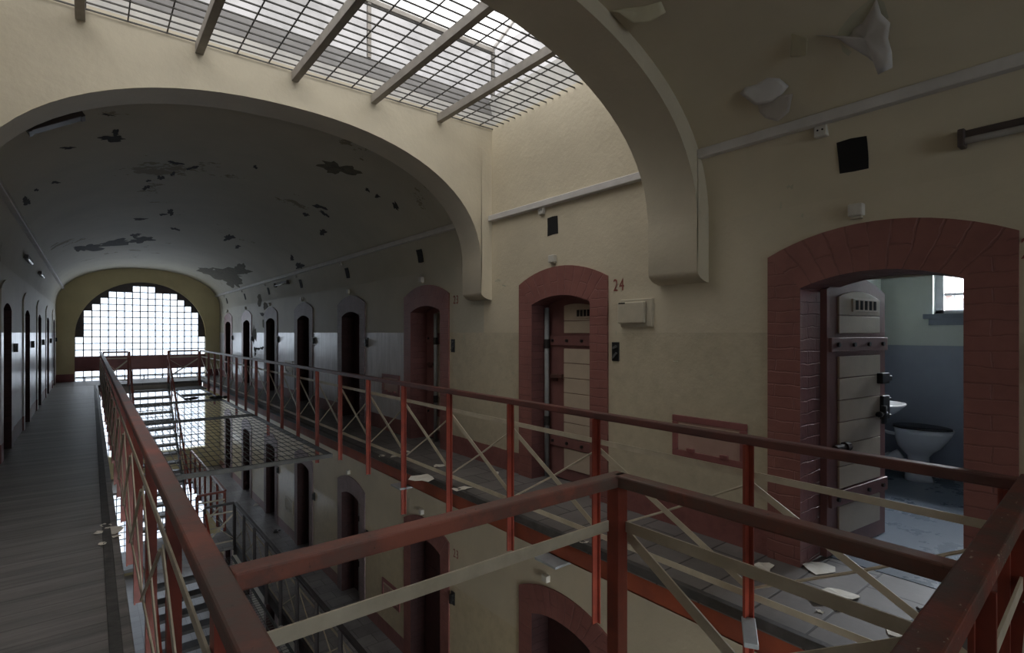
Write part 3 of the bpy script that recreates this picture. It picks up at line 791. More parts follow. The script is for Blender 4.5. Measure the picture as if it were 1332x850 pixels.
# rear end of the corridor (behind the viewpoint) with unseen windows added to let in fill light
m = MB()
def bq(xa, xb, za, zb): m.add([(xa,YB,za),(xb,YB,za),(xb,YB,zb),(xa,YB,zb)], [(0,1,2,3)])
bq(XL, 0.0, F0, 3); bq(2.85, XR, F0, 3)
RW = [(-0.7, 1.7), (-4.0, -2.0), (-7.3, -5.3)]
zz = F0
for c, d in reversed(RW): bq(0.0, 2.85, zz, c); zz = d
bq(0.0, 2.85, zz, 3)
st(m.build('wall_back', 'endwall'), 'rear wall of the corridor', 'wall')
w5 = empty('rear_fill_window')  # added panes, one per storey, for the fill lamps behind them
for c, d in RW:
    m = MB(); m.add([(0.0,YB-0.08,c),(2.85,YB-0.08,c),(2.85,YB-0.08,d),(0.0,YB-0.08,d)],[(0,1,2,3)]); p5 = m.build('pane', 'glass_block', w5)
    m = MB()
    for k in range(7): m.box((k*0.475-0.015,YB-0.1,c),(k*0.475+0.015,YB-0.04,d))
    for k in range(5): m.box((0.0,YB-0.1,c+k*(d-c)/4-0.015),(2.85,YB-0.04,c+k*(d-c)/4+0.015))
    m.build('frame', 'steel_grey', p5)
st(w5, 'unseen rear windows added for fill light', 'window')

# ------------------------------------------------------------------ floors
EX = 2.86          # void edge, right
LX = 0.17          # void edge, left
YL = 19.95         # landing edge
def slab(name, mat, label, boxes):
    m = MB()
    for a, b in boxes: m.box(a, b)
    return st(m.build(name, mat, bevel=0.006), label, 'floor')
slab('floor', 'floor_slabs', 'worn grey slab walkway in front of the numbered cell doors', [((EX, -0.2, F - 0.07), (XR + 0.45, YL, F))])
slab('floor', 'floor_planks', 'dark grey plank walkway at the left side of the void', [((XL - 0.45, YB, F - 0.07), (LX, YL, F))])
slab('floor', 'floor_slabs', 'grey landing in front of the arched end window', [((XL - 0.45, YL, F - 0.07), (XR + 0.45, YE + 0.1, F))])
slab('floor', 'floor_slabs', 'bridge floor across the void under the viewpoint', [((LX, YB, F - 0.07), (EX, 0.28, F)), ((EX, YB, F - 0.07), (XR + 0.45, -0.2, F)), ((LX, 0.28, F - 0.07), (1.62, 1.40, F))])
EX1, LX1 = 2.62, 0.28
slab('floor', 'floor_lower', 'dark tiled walkway of the storey below along its doors', [((EX1, YB, F1 - 0.07), (XR + 0.45, YE, F1))])
slab('floor', 'floor_lower', 'walkway of the storey below under the plank walkway', [((XL - 0.1, YB, F1 - 0.07), (LX1, YE, F1)), ((LX1, YB, F1 - 0.07), (EX1, 0.3, F1)), ((LX1, 20.0, F1 - 0.07), (EX1, YE, F1))])
slab('floor', 'floor_lower', 'stair landing of the storey below joined to its walkway by a bridge', [((0.86, 12.95, F1 - 0.07), (1.95, 15.0, F1)), ((1.95, 13.38, F1 - 0.07), (EX1, 14.52, F1)), ((LX1, 13.38, F1 - 0.07), (0.86, 14.52, F1))])
slab('floor', 'floor_ground', 'pale tiled ground storey floor at the bottom of the void', [((XL - 0.1, YB, F0 - 0.1), (XR + 0.45, YE, F0))])
def strip(name, mat, label, boxes):
    global nt_
    nt_ += 1
    m = MB()
    for a, b in boxes: m.box(a, b)
    return st(m.build('trim_%d' % nt_, mat, bevel=0.004), label, 'edge beam')
strip('', 'nosing', 'black rubber nosing on the edge of the slab walkway', [((EX - 0.02, 0.3, F - 0.05), (EX + 0.025, YL - 0.05, F + 0.008))])
strip('', 'steel_red', 'red steel channel under the edge of the slab walkway', [((EX + 0.02, 0.0, F - 0.21), (EX + 0.06, YL, F - 0.07)), ((EX + 0.02, 0.0, F - 0.21), (EX + 0.11, YL, F - 0.195))])
strip('', 'steel_red', 'red steel channel under the edge of the plank walkway', [((LX - 0.06, 0.0, F - 0.21), (LX - 0.02, YL, F - 0.07))])
strip('', 'nosing', 'dark kerb along the void side of the plank walkway', [((LX - 0.10, -1, F), (LX - 0.045, YL, F + 0.010))])
strip('', 'beam_grey', 'grey beam under the edge of the end landing', [((LX, YL - 0.02, F - 0.30), (EX, YL + 0.10, F - 0.07))])
strip('', 'rail_black', 'dark steel edge of the lower walkway', [((EX1 - 0.03, 0.3, F1 - 0.2), (EX1 + 0.03, 20, F1 + 0.01))])

# ------------------------------------------------------------------ railings
def railing(root, P, ts, floor, side, along, bottoms=None, top=0.996, mats=('rail_top', 'rail_red', 'bar_cream'), brace=0.038, tlo=None, thi=None, posts=True, bars=True):
    """P(t) gives the plan point; side points to the gallery; ts are post stations in order"""
    top_m, post_m, bar_m = mats
    zt = floor + top; sd = Vector(side); al = Vector(along)
    V = lambda t, z, off=0.0: Vector((P(t)[0], P(t)[1], z)) + sd * off
    t0 = ts[0] if tlo is None else tlo; t1 = ts[-1] if thi is None else thi
    m = MB(); m.bar(V(t0, zt - 0.024), V(t1, zt - 0.024), 0.062, 0.048); m.build('top_rail', top_m, root, bevel=0.007)
    for i, t in enumerate(ts):
        if not posts: break
        bz = bottoms[i % len(bottoms)] if bottoms else floor
        m = MB()
        p0, p1 = V(t, bz), V(t, zt - 0.045)
        a = al * 0.030
        m.add([tuple(q) for q in (p0-a-sd*.004, p0+a-sd*.004, p0+a+sd*.006, p0-a+sd*.006, p1-a-sd*.004, p1+a-sd*.004, p1+a+sd*.006, p1-a+sd*.006)],
              [(0,1,2,3),(7,6,5,4),(0,4,5,1),(1,5,6,2),(2,6,7,3),(3,7,4,0)])
        a = al * 0.006
        m.add([tuple(q) for q in (p0-a-sd*.046, p0+a-sd*.046, p0+a, p0-a, p1-a-sd*.046, p1+a-sd*.046, p1+a, p1-a)],
              [(0,1,2,3),(7,6,5,4),(0,4,5,1),(1,5,6,2),(2,6,7,3),(3,7,4,0)])
        m.build('post', post_m, root)
    if not bars: return
    for z, nm in ((0.783, 'flat_bar'), (0.118, 'flat_bar')):
        m = MB(); m.bar(V(t0, floor + z, 0.012), V(t1, floor + z, 0.012), 0.007, 0.036); m.build(nm, bar_m, root)
    for a, b in zip(ts, ts[1:]):
        # a is the nearer station, b the farther one
        m = MB(); m.bar(V(b, floor + 0.73, 0.017), V(a, floor + 0.15, 0.017), 0.006, brace); m.build('cross_brace', bar_m, root)
        m = MB(); mid = V((a+b)/2, floor + 0.43, 0.026)
        m.tube([V(a, floor + 0.73, 0.024), mid, V(b, floor + 0.15, 0.024)], 0.008, 6); m.build('cross_rod', bar_m, root)

RX = 2.82
r = empty('gallery_railing')
ts = [0.42, 1.47, 2.58] + [3.56 + 0.985*k for k in range(17)]
ts = [t for t in ts if t < YL]
ts[-1] = YL - 0.02
railing(r, lambda t: (RX, t), ts, F, (1,0,0), (0,1,0), [F - 0.27, F - 0.27, F - 0.50, F - 0.30, F - 0.28, F - 0.52], tlo=0.36, mats=('rail_top_dark', 'rail_red', 'bar_cream'))
m = MB(); m.bar((RX - 0.02, 1.46, F + 0.0), (RX - 0.20, 1.35, F - 0.03), 0.07, 0.03); m.build('bracket', 'pipe_grey', r, bevel=0.004)
tag(r, 'long red railing with cream cross braces in front of the numbered doors', 'railing')
LRX = 0.232
r = empty('gallery_railing')
ts = [0.45 + 0.985*k for k in range(20)]; ts = [t for t in ts if t < YL - 0.3] + [YL - 0.02]
railing(r, lambda t: (LRX, t), ts, F, (-1,0,0), (0,1,0), [F - 0.27, F - 0.27, F - 0.35], tlo=0.33, brace=0.055)
m = MB(); m.box((LRX + 0.028, 1.47, F + 0.925), (LRX + 0.055, 1.53, F + 0.955)); m.build('catch', 'black', r)
tag(r, 'worn red railing along the plank walkway by the stairs', 'railing')
# enclosure in front of the camera: cross rail, corner post, side rail
r = empty('platform_railing')
CY, CXX = 1.405, 1.655
railing(r, lambda t: (t, CY), [LRX + 0.029, CXX], F, (0,-1,0), (1,0,0), posts=False, bars=False, thi=CXX + 0.031)
railing(r, lambda t: (CXX, t), [0.335, CY], F, (-1,0,0), (0,1,0), posts=False, bars=False)
m = MB(); m.box((CXX-.029, CY-.029, F-0.55), (CXX+.029, CY+.029, F+0.95)); m.build('corner_post', 'rail_red', r, bevel=0.003)
m = MB(); m.bar((LRX+.04, CY+0.022, F+0.785), (CXX-.02, CY+0.022, F+0.785), 0.007, 0.042); m.build('flat_bar', 'bar_cream', r)
m = MB(); m.bar((LRX+.04, CY+0.022, F+0.12), (CXX-.02, CY+0.022, F+0.12), 0.007, 0.042); m.build('flat_bar', 'bar_cream', r)
for z in (0.785, 0.12):
    m = MB(); m.bar((CXX+0.02, 0.38, F+z), (CXX+0.02, CY, F+z), 0.007, 0.042); m.build('flat_bar', 'bar_cream', r)
m = MB(); m.bar((CXX+0.028, CY, F+0.77), (CXX+0.028, 0.40, F+0.14), 0.007, 0.042); m.build('cross_brace', 'bar_cream', r)
m = MB(); m.bar((CXX+0.036, 0.40, F+0.77), (CXX+0.036, CY, F+0.14), 0.007, 0.030); m.build('cross_brace', 'bar_cream', r)
m = MB(); m.box((CXX-.02, 0.38, F-0.30), (CXX+.02, CY, F-0.07)); m.box((LX, CY-.02, F-0.30), (CXX, CY+.02, F-0.07)); m.build('edge_channel', 'steel_red', r)
tag(r, 'red railing turning a corner on one square post above the void', 'railing')
r = empty('bridge_railing')
b0, b1 = Vector((0.70, 0.268)), Vector((2.90, 0.362)); bd = (b1 - b0).normalized(); bn = Vector((bd.y, -bd.x))
P = lambda t: b0 + bd * t
L_ = (b1 - b0).length
m = MB(); m.bar((*P(0), F+0.974), (*P(L_), F+0.974), 0.066, 0.052); m.build('top_rail', 'rail_dark', r, bevel=0.006)
for t in (0.96, 1.56, 2.15):
    m = MB(); p = P(t) ; m.bar((p.x, p.y, F-0.2), (p.x, p.y, F+0.95), 0.045, 0.012, (0,1,0)); m.bar((p.x, p.y-0.02, F-0.2), (p.x, p.y-0.02, F+0.95), 0.012, 0.045, (0,1,0)); m.build('post', 'rail_red', r)
for z in (0.785, 0.12):
    p, q = P(0)+bn*0.03, P(L_)+bn*0.03
    m = MB(); m.bar((p.x,p.y,F+z),(q.x,q.y,F+z),0.007,0.04); m.build('flat_bar', 'bar_cream', r)
for a, b_ in ((0.96, 1.56), (1.56, 2.15)):
    p, q = P(a)+bn*0.036, P(b_)+bn*0.036
    m = MB(); m.bar((p.x,p.y,F+0.74),(q.x,q.y,F+0.15),0.006,0.03); m.build('cross_brace', 'bar_cream', r)
    m = MB(); m.bar((p.x,p.y-.01,F+0.15),(q.x,q.y-.01,F+0.74),0.006,0.03); m.build('cross_brace', 'bar_cream', r)
tag(r, 'dark paint-spattered handrail beam close to the viewpoint by the open cell', 'railing')
for y, lab in ((3.05, 'grey steel plate under the slab walkway edge behind the square corner post'), (5.62, 'grey steel plate under the slab walkway edge opposite doorway 23')):
    m = MB(); m.box((RX - 0.075, y - 0.12, F - 0.232), (RX + 0.14, y + 0.12, F - 0.212)); m.box((RX + 0.045, y - 0.02, F - 0.27), (RX + 0.075, y + 0.02, F - 0.232))
    tag(m.build('rail_plate', 'pipe_grey', bevel=0.003), lab, 'steel plate')
# railings of the end landing
r = empty('landing_railing')
railing(r, lambda t: (t, YL + 0.0), [LRX + 0.05, 0.90], F, (0,1,0), (1,0,0), [F - 0.3])
tag(r, 'short red railing of the end landing beside the plank walkway', 'railing')
r = empty('landing_railing')
railing(r, lambda t: (t, YL + 0.0), [1.93, RX - 0.05], F, (0,1,0), (1,0,0), [F - 0.3])
tag(r, 'short red railing of the end landing between stairs and slab walkway', 'railing')
# lower storey railings
lm = ('rail_black', 'rail_black', 'bar_cream')
r = empty('gallery_railing')
ts = [2.2 + 0.93*k for k in range(13)]
railing(r, lambda t: (EX1 - 0.04, t), ts, F1, (1,0,0), (0,1,0), [F1 - 0.2], mats=lm)
tag(r, 'dark railing of the lower walkway on the near side of the stair bridge', 'railing')
r = empty('gallery_railing')
ts = [14.56 + 0.93*k for k in range(7)]
railing(r, lambda t: (EX1 - 0.04, t), ts, F1, (1,0,0), (0,1,0), [F1 - 0.2], mats=('rail_red', 'rail_red', 'bar_cream'))
tag(r, 'dark red railing of the lower walkway beyond the stair bridge', 'railing')
r = empty('bridge_railing')
railing(r, lambda t: (t, 13.40), [1.97, EX1 - 0.06], F1, (0,1,0), (1,0,0), [F1 - 0.1], mats=lm)
tag(r, 'black railing on the near side of the lower stair bridge', 'railing')
r = empty('bridge_railing')
railing(r, lambda t: (t, 14.50), [1.97, EX1 - 0.06], F1, (0,-1,0), (1,0,0), [F1 - 0.1], mats=('rail_red', 'rail_red', 'bar_cream'))
tag(r, 'dark red railing on the far side of the lower stair bridge', 'railing')

# ------------------------------------------------------------------ stairs
def stairs(label, ytop, ybot, ztop, zbot, n, bottom_mat='rail_red'):
    s = empty('stairs'); xa, xb = 0.94, 1.89
    dy = (ybot - ytop) / n; dz = (zbot - ztop) / n
    for k in range(1, n):
        y = ytop + dy * k; z = ztop + dz * k
        m = MB(); m.box((xa, y - 0.13, z - 0.035), (xb, y + 0.13, z)); m.box((xa, y - 0.14, z - 0.06), (xb, y - 0.125, z))
        m.build('tread', 'grate', s)
    for x in (xa - 0.02, xb + 0.02):
        m = MB(); m.bar((x, ytop, ztop - 0.12), (x, ybot, zbot - 0.0), 0.035, 0.20); m.build('stringer', 'steel_grey', s)
        m = MB(); m.bar((x, ytop - 0.05, ztop + 0.97), (x, ybot, zbot + 0.97), 0.045, 0.04); h_ = m.build('handrail', 'rail_red', s)
        m = MB(); m.bar((x, ytop - 0.05, ztop + 0.5), (x, ybot, zbot + 0.5), 0.012, 0.035); m.build('flat_bar', 'rail_red', s)
        for k in range(0, 6):
            t = k / 5; y = ytop + (ybot - ytop) * t; z = ztop + (zbot - ztop) * t
            m = MB(); m.box((x - 0.016, y - 0.016, z), (x + 0.016, y + 0.016, z + 0.96)); m.build('post', 'rail_red', s)
    return tag(s, label, 'stairs')
stairs('open steel stairs descending from the end landing', YL - 0.05, 15.0, F, F1, 17)
stairs('open steel stairs from the lower landing down to the ground storey', 12.93, 8.0, F1, F0, 17)

# ------------------------------------------------------------------ nets
def net(label, xa, xb, ya, yb, z, beams, mat='wire', dx=0.088, dy=0.33, light=False):
    n_ = empty('safety_net')
    m = MB(); k = 0
    x = xa
    while x <= xb + 1e-4: m.bar((x, ya, z), (x, yb, z), 0.008, 0.008); x += dx
    y = ya
    while y <= yb + 1e-4: m.bar((xa, y, z + 0.006), (xb, y, z + 0.006), 0.007, 0.007); y += dy
    m.build('wire_mesh', mat, n_)
    for b_ in beams:
        m = MB(); m.bar((xa, b_, z - 0.01), (xb, b_, z - 0.01), 0.045, 0.06); m.build('beam', 'steel_grey', n_, bevel=0.003)
    for x in (xa, xb):
        m = MB(); m.bar((x, ya, z - 0.01), (x, yb, z - 0.01), 0.02, 0.05); m.build('edge_bar', 'steel_grey', n_)
    return tag(n_, label, 'safety net')
NZ = F - 0.22
net('wire safety net across the void nearest the camera', 0.30, 2.75, 7.67, 12.48, NZ, [7.69])
net('wire safety net across the void in front of the stairs', 0.30, 2.75, 12.52, 16.0, NZ, [12.54, 15.98], mat='wire_light')
net('wire safety net strip between stairs and slab walkway', 1.99, 2.75, 16.05, YL - 0.1, NZ, [17.5], mat='wire_light')
NZ1 = F1 - 0.2
net('lower wire safety net beside the lower stairs', 1.97, 2.50, 8.45, 13.3, NZ1, [8.5], dx=0.10, dy=0.10)
net('lower wire safety net at the foot of the void', 0.32, 2.50, 3.6, 8.35, NZ1, [8.30], dx=0.10, dy=0.10)

g_ = empty('floor_grating')
m = MB()
for k in range(12): m.box((2.02, 18.72 + k*0.095, NZ+0.03), (2.77, 18.76 + k*0.095, NZ+0.055))
m.build('slats', 'grate', g_)
m = MB()
for x in (2.0, 2.77): m.box((x, 18.7, NZ+0.02), (x+0.03, 19.83, NZ+0.07))
m.build('frame', 'steel_grey', g_)
tag(g_, 'slatted steel grating lying on the net by the end landing', 'grating')
random.seed(11)
def clump(name, c, sz, mat, label, cat, n=9):
    m = MB()
    for k in range(n):
        p = Vector(c) + Vector((random.uniform(-1,1)*sz, random.uniform(-1,1)*sz*0.8, random.uniform(0,0.25)*sz))
        r_ = sz * random.uniform(0.25, 0.5); rings = []
        for j in range(5):
            a = math.pi * (j + 0.5) / 5
            rings.append([(p.x + r_*math.sin(a)*math.cos(t)*random.uniform(.7,1.3), p.y + r_*math.sin(a)*math.sin(t)*random.uniform(.7,1.3), p.z + r_*0.45 - r_*0.45*math.cos(a)) for t in [2*math.pi*q/8 for q in range(8)]])
        m.loft(rings)
    return tag(m.build(name, mat, smooth=False), label, cat)
p = at_z(248, 522, NZ + 0.01); clump('rag', p, 0.16, 'rag', 'dark crumpled rag on the net nearer the stairs', 'rag')
p = at_z(284, 520, NZ + 0.01); clump('rag', p, 0.20, 'rag', 'dark crumpled rag on the net against the slab walkway', 'rag', 12)
p = at_z(360, 692, F1); clump('boot', (p.x, p.y, F1), 0.08, 'black', 'small black lump lying on the lower walkway', 'litter', 6)

# ------------------------------------------------------------------ fittings on the walls
def wall_run(y0, y1, xx, label, name='conduit', z=1.335, h=0.066):
    m = MB(); m.box((xx - 0.06, y0, z - h/2), (xx + 0.03, y1, z + h/2))
    return tag(m.build(name, 'conduit', bevel=0.006), label, 'cable duct')
def vx(z):   # inner wall or vault face at height z on the right
    return XC + VA * (1 - ((z - VZ0) / VB) ** VN) ** (1 / VN) if z > VZ0 else XR
wall_run(YB + 0.1, A1, vx(1.335) + 0.02, 'pale cable duct high on the wall over the open cell')
wall_run(A2 + 0.005, A3 - 0.005, XR, 'pale cable duct high on the wall over door 24')
wall_run(A4 + 0.005, YE - 0.02, vx(1.335) + 0.02, 'long pale cable duct under the far vault over the right doors')
m = MB(); xq = XL + (XR - vx(1.40)); m.box((xq - 0.07, A4 + 0.005, 1.37), (xq + 0.045, YE - 0.02, 1.43))
tag(m.build('conduit', 'conduit', bevel=0.006), 'long pale cable duct under the far vault over the left doors', 'cable duct')

NAMES = ['above the open cell doorway', 'above doorway number 24', 'above doorway number 23', 'over the first doorway past number 23', 'over the second doorway past number 23', 'over the third doorway past number 23', 'over the fourth doorway past number 23', 'over the last doorway by the end window']
def vent(yc, k):
    a, b_, c, d = yc + 0.03, yc + 0.185, 1.0, 1.185
    xc, xd = (XR, XR) if k == 1 else (vx(c), vx(d))
    m = MB(); j = lambda: random.uniform(-0.006, 0.006)
    q = [(a+j(), c+j()), ((a+b_)/2, c+j()), (b_+j(), c+j()), (b_+j(), (c+d)/2), (b_+j(), d+j()), ((a+b_)/2, d+j()), (a+j(), d+j()), (a+j(), (c+d)/2)]
    m.loft([[((xc + (xd-xc)*(z-c)/(d-c)) + o_, y, z) for y, z in q] for o_ in (-0.004, 0.10)])
    v = m.build('wall_vent', 'hole')
    return tag(v, 'square black vent hole ' + NAMES[k], 'vent', 'vent holes above the doorways')
def jbox(yc, k):
    j = empty('junction_box'); xx = XR if k == 1 else vx(1.25); 
    m = MB(); m.box((xx - 0.035, yc + 0.225, 1.235), (xx + 0.04, yc + 0.30, 1.31)); m.build('case', 'white_plastic', j, bevel=0.006)
    for dy_ in (-0.014, 0.014):
        m = MB(); m.tube([(xx - 0.034, yc + 0.262 + dy_, 1.275), (xx - 0.038, yc + 0.262 + dy_, 1.275)], 0.006, 8); m.build('hole', 'hole', j)
    return tag(j, 'small junction box under the cable duct ' + NAMES[k], 'junction box', 'junction boxes under the duct')
def callbox(yc, k):
    c = empty('call_lamp'); 
    m = MB(); m.box((XR - 0.05, yc + 0.05, 0.715), (XR + 0.01, yc + 0.13, 0.79)); m.build('case', 'white_plastic', c, bevel=0.008)
    m = MB(); m.box((XR - 0.03, yc + 0.06, 0.70), (XR, yc + 0.12, 0.716)); m.build('base', 'box_cream', c, bevel=0.003)
    return tag(c, 'small white call lamp box ' + NAMES[k], 'call lamp', 'call lamps above the doorways')
def switch(yc, k, dz=0.0, where=None):
    s = empty('bell_switch'); y = yc - 0.725; z = -0.17 + dz
    m = MB(); m.box((XR - 0.012, y - 0.04, z - 0.085), (XR + 0.005, y + 0.04, z + 0.085)); m.build('plate', 'black', s, bevel=0.004)
    m = MB(); m.bar((XR - 0.018, y + 0.025, z - 0.06), (XR - 0.018, y - 0.02, z - 0.01), 0.012, 0.018); m.bar((XR - 0.018, y + 0.02, z + 0.03), (XR - 0.018, y - 0.02, z + 0.05), 0.012, 0.02); m.build('lever', 'steel_grey', s)
    if k >= 3 or dz: 
        m = MB(); m.box((XR - 0.05, y - 0.02, z - 0.06), (XR - 0.01, y + 0.02, z + 0.06)); m.build('key', 'black', s)
    return tag(s, 'black bell switch plate on the wall beside ' + (where or ['the open cell doorway', 'doorway number 24', 'doorway number 23', 'the first doorway past number 23', 'the second doorway past number 23', 'the third doorway past number 23', 'the fourth doorway past number 23', 'the last doorway by the end window'][k]), 'switch', 'bell switches beside the doorways')
for k, yc in enumerate(UP_R):
    vent(yc, k); callbox(yc, k); switch(yc, k)
    if k != 2: jbox(yc, k)
for k, yc in list(zip(range(1, 8), LO_R))[1:5]:
    switch(yc, k, -DROP, 'the %s lower storey doorway' % ORD[k - 1])
    c = MB(); c.box((XR - 0.05, yc + 0.05, 0.71 - DROP), (XR + 0.01, yc + 0.12, 0.78 - DROP))
    tag(c.build('call_lamp', 'white_plastic', bevel=0.008), 'small call lamp over the %s lower storey doorway from the corner post' % ORD[k - 1], 'call lamp', 'lower call lamps')
c = MB(); c.box((XR - 0.05, LO_R[0] + 0.15, 0.72 - DROP), (XR + 0.01, LO_R[0] + 0.23, 0.79 - DROP))
tag(c.build('call_lamp', 'white_plastic', bevel=0.008), 'small call lamp over the lower doorway beside the red corner post', 'call lamp', 'lower call lamps')
for k, yc in zip(range(3, 8), UP_L[1:]):
    s = empty('bell_switch'); y = yc + 0.70; z = -0.2
    m = MB(); m.box((XL - 0.005, y - 0.04, z - 0.08), (XL + 0.012, y + 0.04, z + 0.08)); m.build('plate', 'black', s)
    m = MB(); m.box((XL + 0.012, y - 0.025, z - 0.07), (XL + 0.06, y + 0.025, z + 0.05)); m.build('key', 'black', s)
    tag(s, 'black bell switch beside the %s dark doorway along the left walkway' % ORD[k - 2], 'switch', 'bell switches on the left wall')

def hatch(yc, dz, label, mat):
    h = empty('food_hatch'); a, b_, c, d = yc + 0.79, yc + 1.41, -0.985 + dz, -0.66 + dz
    m = MB()
    for A, B in (((a,c),(b_,c+.05)), ((a,d-.05),(b_,d)), ((a,c+.05),(a+.05,d-.05)), ((b_-.05,c+.05),(b_,d-.05))):
        m.box((XR - 0.018, A[0], A[1]), (XR + 0.01, B[0], B[1]))
    m.build('frame', mat, h, bevel=0.004)
    m = MB(); m.box((XR - 0.008, a + 0.05, c + 0.05), (XR + 0.01, b_ - 0.05, d - 0.05)); fl = m.build('flap', 'hatch_pink' if yc < 8 else 'box_cream', h)
    m = MB(); m.box((XR - 0.016, a + 0.06, d - 0.085), (XR - 0.006, b_ - 0.06, d - 0.065)); m.build('ledge', 'door_cream', fl)
    for y in (a + 0.17, b_ - 0.17):
        m = MB(); m.box((XR - 0.035, y - 0.03, c + 0.045), (XR - 0.006, y + 0.03, c + 0.075)); m.build('hinge', mat, fl, bevel=0.004)
    return tag(h, label, 'hatch')
hatch(UP_R[0], 0, 'red framed hatch low on the cream wall left of the open cell', 'band_red')
hatch(UP_R[2], 0, 'red framed hatch low on the wall past door 23', 'band_red')
hatch(UP_R[4], 0, 'pale framed hatch low on the whitened wall of the far gallery', 'white_plastic')
hatch(LO_R[1], -DROP, 'dark red framed hatch on the lower storey wall beside its number 23 door', 'band_red')
hatch(LO_R[3], -DROP, 'faded hatch on the lower storey wall beyond the pipe doorway', 'box_cream')

bx_ = empty('wall_box')
m = MB(); m.box((XR - 0.03, 2.745, 0.05), (XR + 0.01, 3.08, 0.29)); m.build('back_plate', 'box_cream', bx_, bevel=0.006)
m = MB(); m.box((XR - 0.065, 2.80, 0.08), (XR - 0.03, 3.085, 0.265)); m.build('cover', 'box_cream', bx_, bevel=0.01)
m = MB(); m.box((XR - 0.067, 3.0, 0.250), (XR - 0.06, 3.07, 0.262)); m.build('slot', 'hole', bx_)
tag(bx_, 'cream metal box on the wall beside doorway 24', 'wall box')

def number(txt, y, z, size, label):
    c = bpy.data.curves.new('wall_number', 'FONT'); c.body = txt; c.size = size; c.extrude = 0.0015; c.space_character = 1.25
    c.materials.append(MATS['number_red'])
    o = bpy.data.objects.new('wall_number_curve', c); COL.objects.link(o)
    bpy.context.view_layer.update()
    me = bpy.data.meshes.new_from_object(o.evaluated_get(bpy.context.evaluated_depsgraph_get()))
    bpy.data.objects.remove(o); me.name = 'wall_number'
    me.transform(Matrix(((0, 0, -1, XR - 0.003), (-0.72, 0, 0, y), (0, 1, 0, z), (0, 0, 0, 1))))
    o = bpy.data.objects.new('wall_number', me); COL.objects.link(o)
    tag(o, label, 'number')
number('24', 3.185, 0.375, 0.155, 'red painted 24 on the cream wall right of its doorway')
number('23', 5.885, 0.375, 0.155, 'faded red 23 on the wall right of its doorway')
number('25', 0.505, 0.375, 0.155, 'red painted number at the picture edge beside the open cell')
number('23', 5.885, 0.375 - DROP, 0.155, 'faded red 23 on the storey below')

def tube_lamp(label, y0, y1, z, x, glow=False):
    l = empty('tube_lamp')
    m = MB(); m.box((x - 0.04, y0, z + 0.012), (x + 0.015, y1, z + 0.06)); m.build('housing', 'lamp_body', l, bevel=0.008)
    m = MB(); m.tube([(x - 0.045, y0 + 0.03, z), (x - 0.045, y1 - 0.03, z)], 0.018, 10); m.build('tube', 'tube', l, smooth=True)
    for y in (y0, y1 - 0.03):
        m = MB(); m.box((x - 0.07, y, z - 0.03), (x + 0.005, y + 0.03, z + 0.065)); m.build('end_cap', 'lamp_body', l, bevel=0.006)
    return tag(l, label, 'lamp')
tube_lamp('dusty tube lamp on the wall above the open cell at the picture edge', -0.45, 0.74, 1.02, vx(1.02))
tube_lamp('pale tube lamp on the far wall beneath the cable duct', 13.0, 14.1, 1.17, vx(1.17))
# dark lamp trough across the far vault
p0, n0 = at_vault(27, 160); p1, n1 = at_vault(101, 138)
yy = 0.5 * (p0.y + p1.y); xa, xb = p0.x, p1.x
l = empty('ceiling_lamp')
a = Vector((xa, yy, vault_z(xa))); b_ = Vector((xb, yy, vault_z(xb))); d = (b_ - a).normalized(); nrm = Vector((d.z, 0, -d.x)) if d.x > 0 else Vector((-d.z, 0, d.x))
if nrm.z > 0: nrm = -nrm
m = MB(); m.bar(a + nrm*0.055, b_ + nrm*0.055, 0.13, 0.075, nrm); m.build('housing', 'lamp_body', l, bevel=0.006)
m = MB(); m.bar(a + nrm*0.014, b_ + nrm*0.014, 0.16, 0.02, nrm); m.build('back_plate', 'lamp_body', l)
for q, s_ in ((a, 1), (b_, -1)):
    m = MB(); m.bar(q + nrm*0.05, q + d*0.03*s_ + nrm*0.05, 0.14, 0.10, nrm); m.build('end_cap', 'lamp_body', l, bevel=0.004)
tag(l, 'dark empty lamp trough mounted across the left side of the vault', 'lamp')
for y0, lab in ((11.0, 'dark lamp bracket on the left wall nearest the arch'), (13.8, 'dark lamp bracket on the left wall nearest the end window')):
    l = empty('wall_lamp'); z = 1.15; x = XL + (XR - vx(z))
    m = MB(); m.box((x - 0.04, y0, z), (x + 0.06, y0 + 0.9, z + 0.05)); m.build('housing', 'lamp_body', l)
    m = MB(); m.tube([(x + 0.05, y0 + .04, z - 0.01), (x + 0.05, y0 + .86, z - 0.01)], 0.016, 8); m.build('tube', 'tube', l)
    tag(l, lab, 'lamp')

# ------------------------------------------------------------------ peeling paint
random.seed(5)
def patch_px(parent, outline, mat, lift=0.003):
    """a bare patch lying on the vault or wall, its outline read off the photograph"""
    pts = []; nsum = Vector()
    for px, py in outline:
        p, n = at_vault(px, py); pts.append((p, n)); nsum += n
    c = sum((p for p, n in pts), Vector()) / len(pts)
    cz, cn = c, nsum.normalized()
    if c.z > VZ0 and abs(c.x - XC) < VA: cz = Vector((c.x, c.y, vault_z(c.x)))
    m = MB(); rings = []
    v = [tuple(cz + cn * lift)]
    K = 3
    for k in range(1, K + 1):
        for p, n in pts:
            q = cz + (p - cz) * (k / K)
            if q.z > VZ0 and abs(q.x - XC) < VA: q.z = vault_z(q.x)
            v.append(tuple(q + n * lift))
    n_ = len(pts); f = [(0, 1 + k, 1 + (k+1) % n_) for k in range(n_)]
    for r_ in range(K - 1):
        o_ = 1 + r_ * n_
        f += [(o_ + k, o_ + n_ + k, o_ + n_ + (k+1) % n_, o_ + (k+1) % n_) for k in range(n_)]
    m.add(v, f)
    return m.build('peeled_patch', mat, parent)
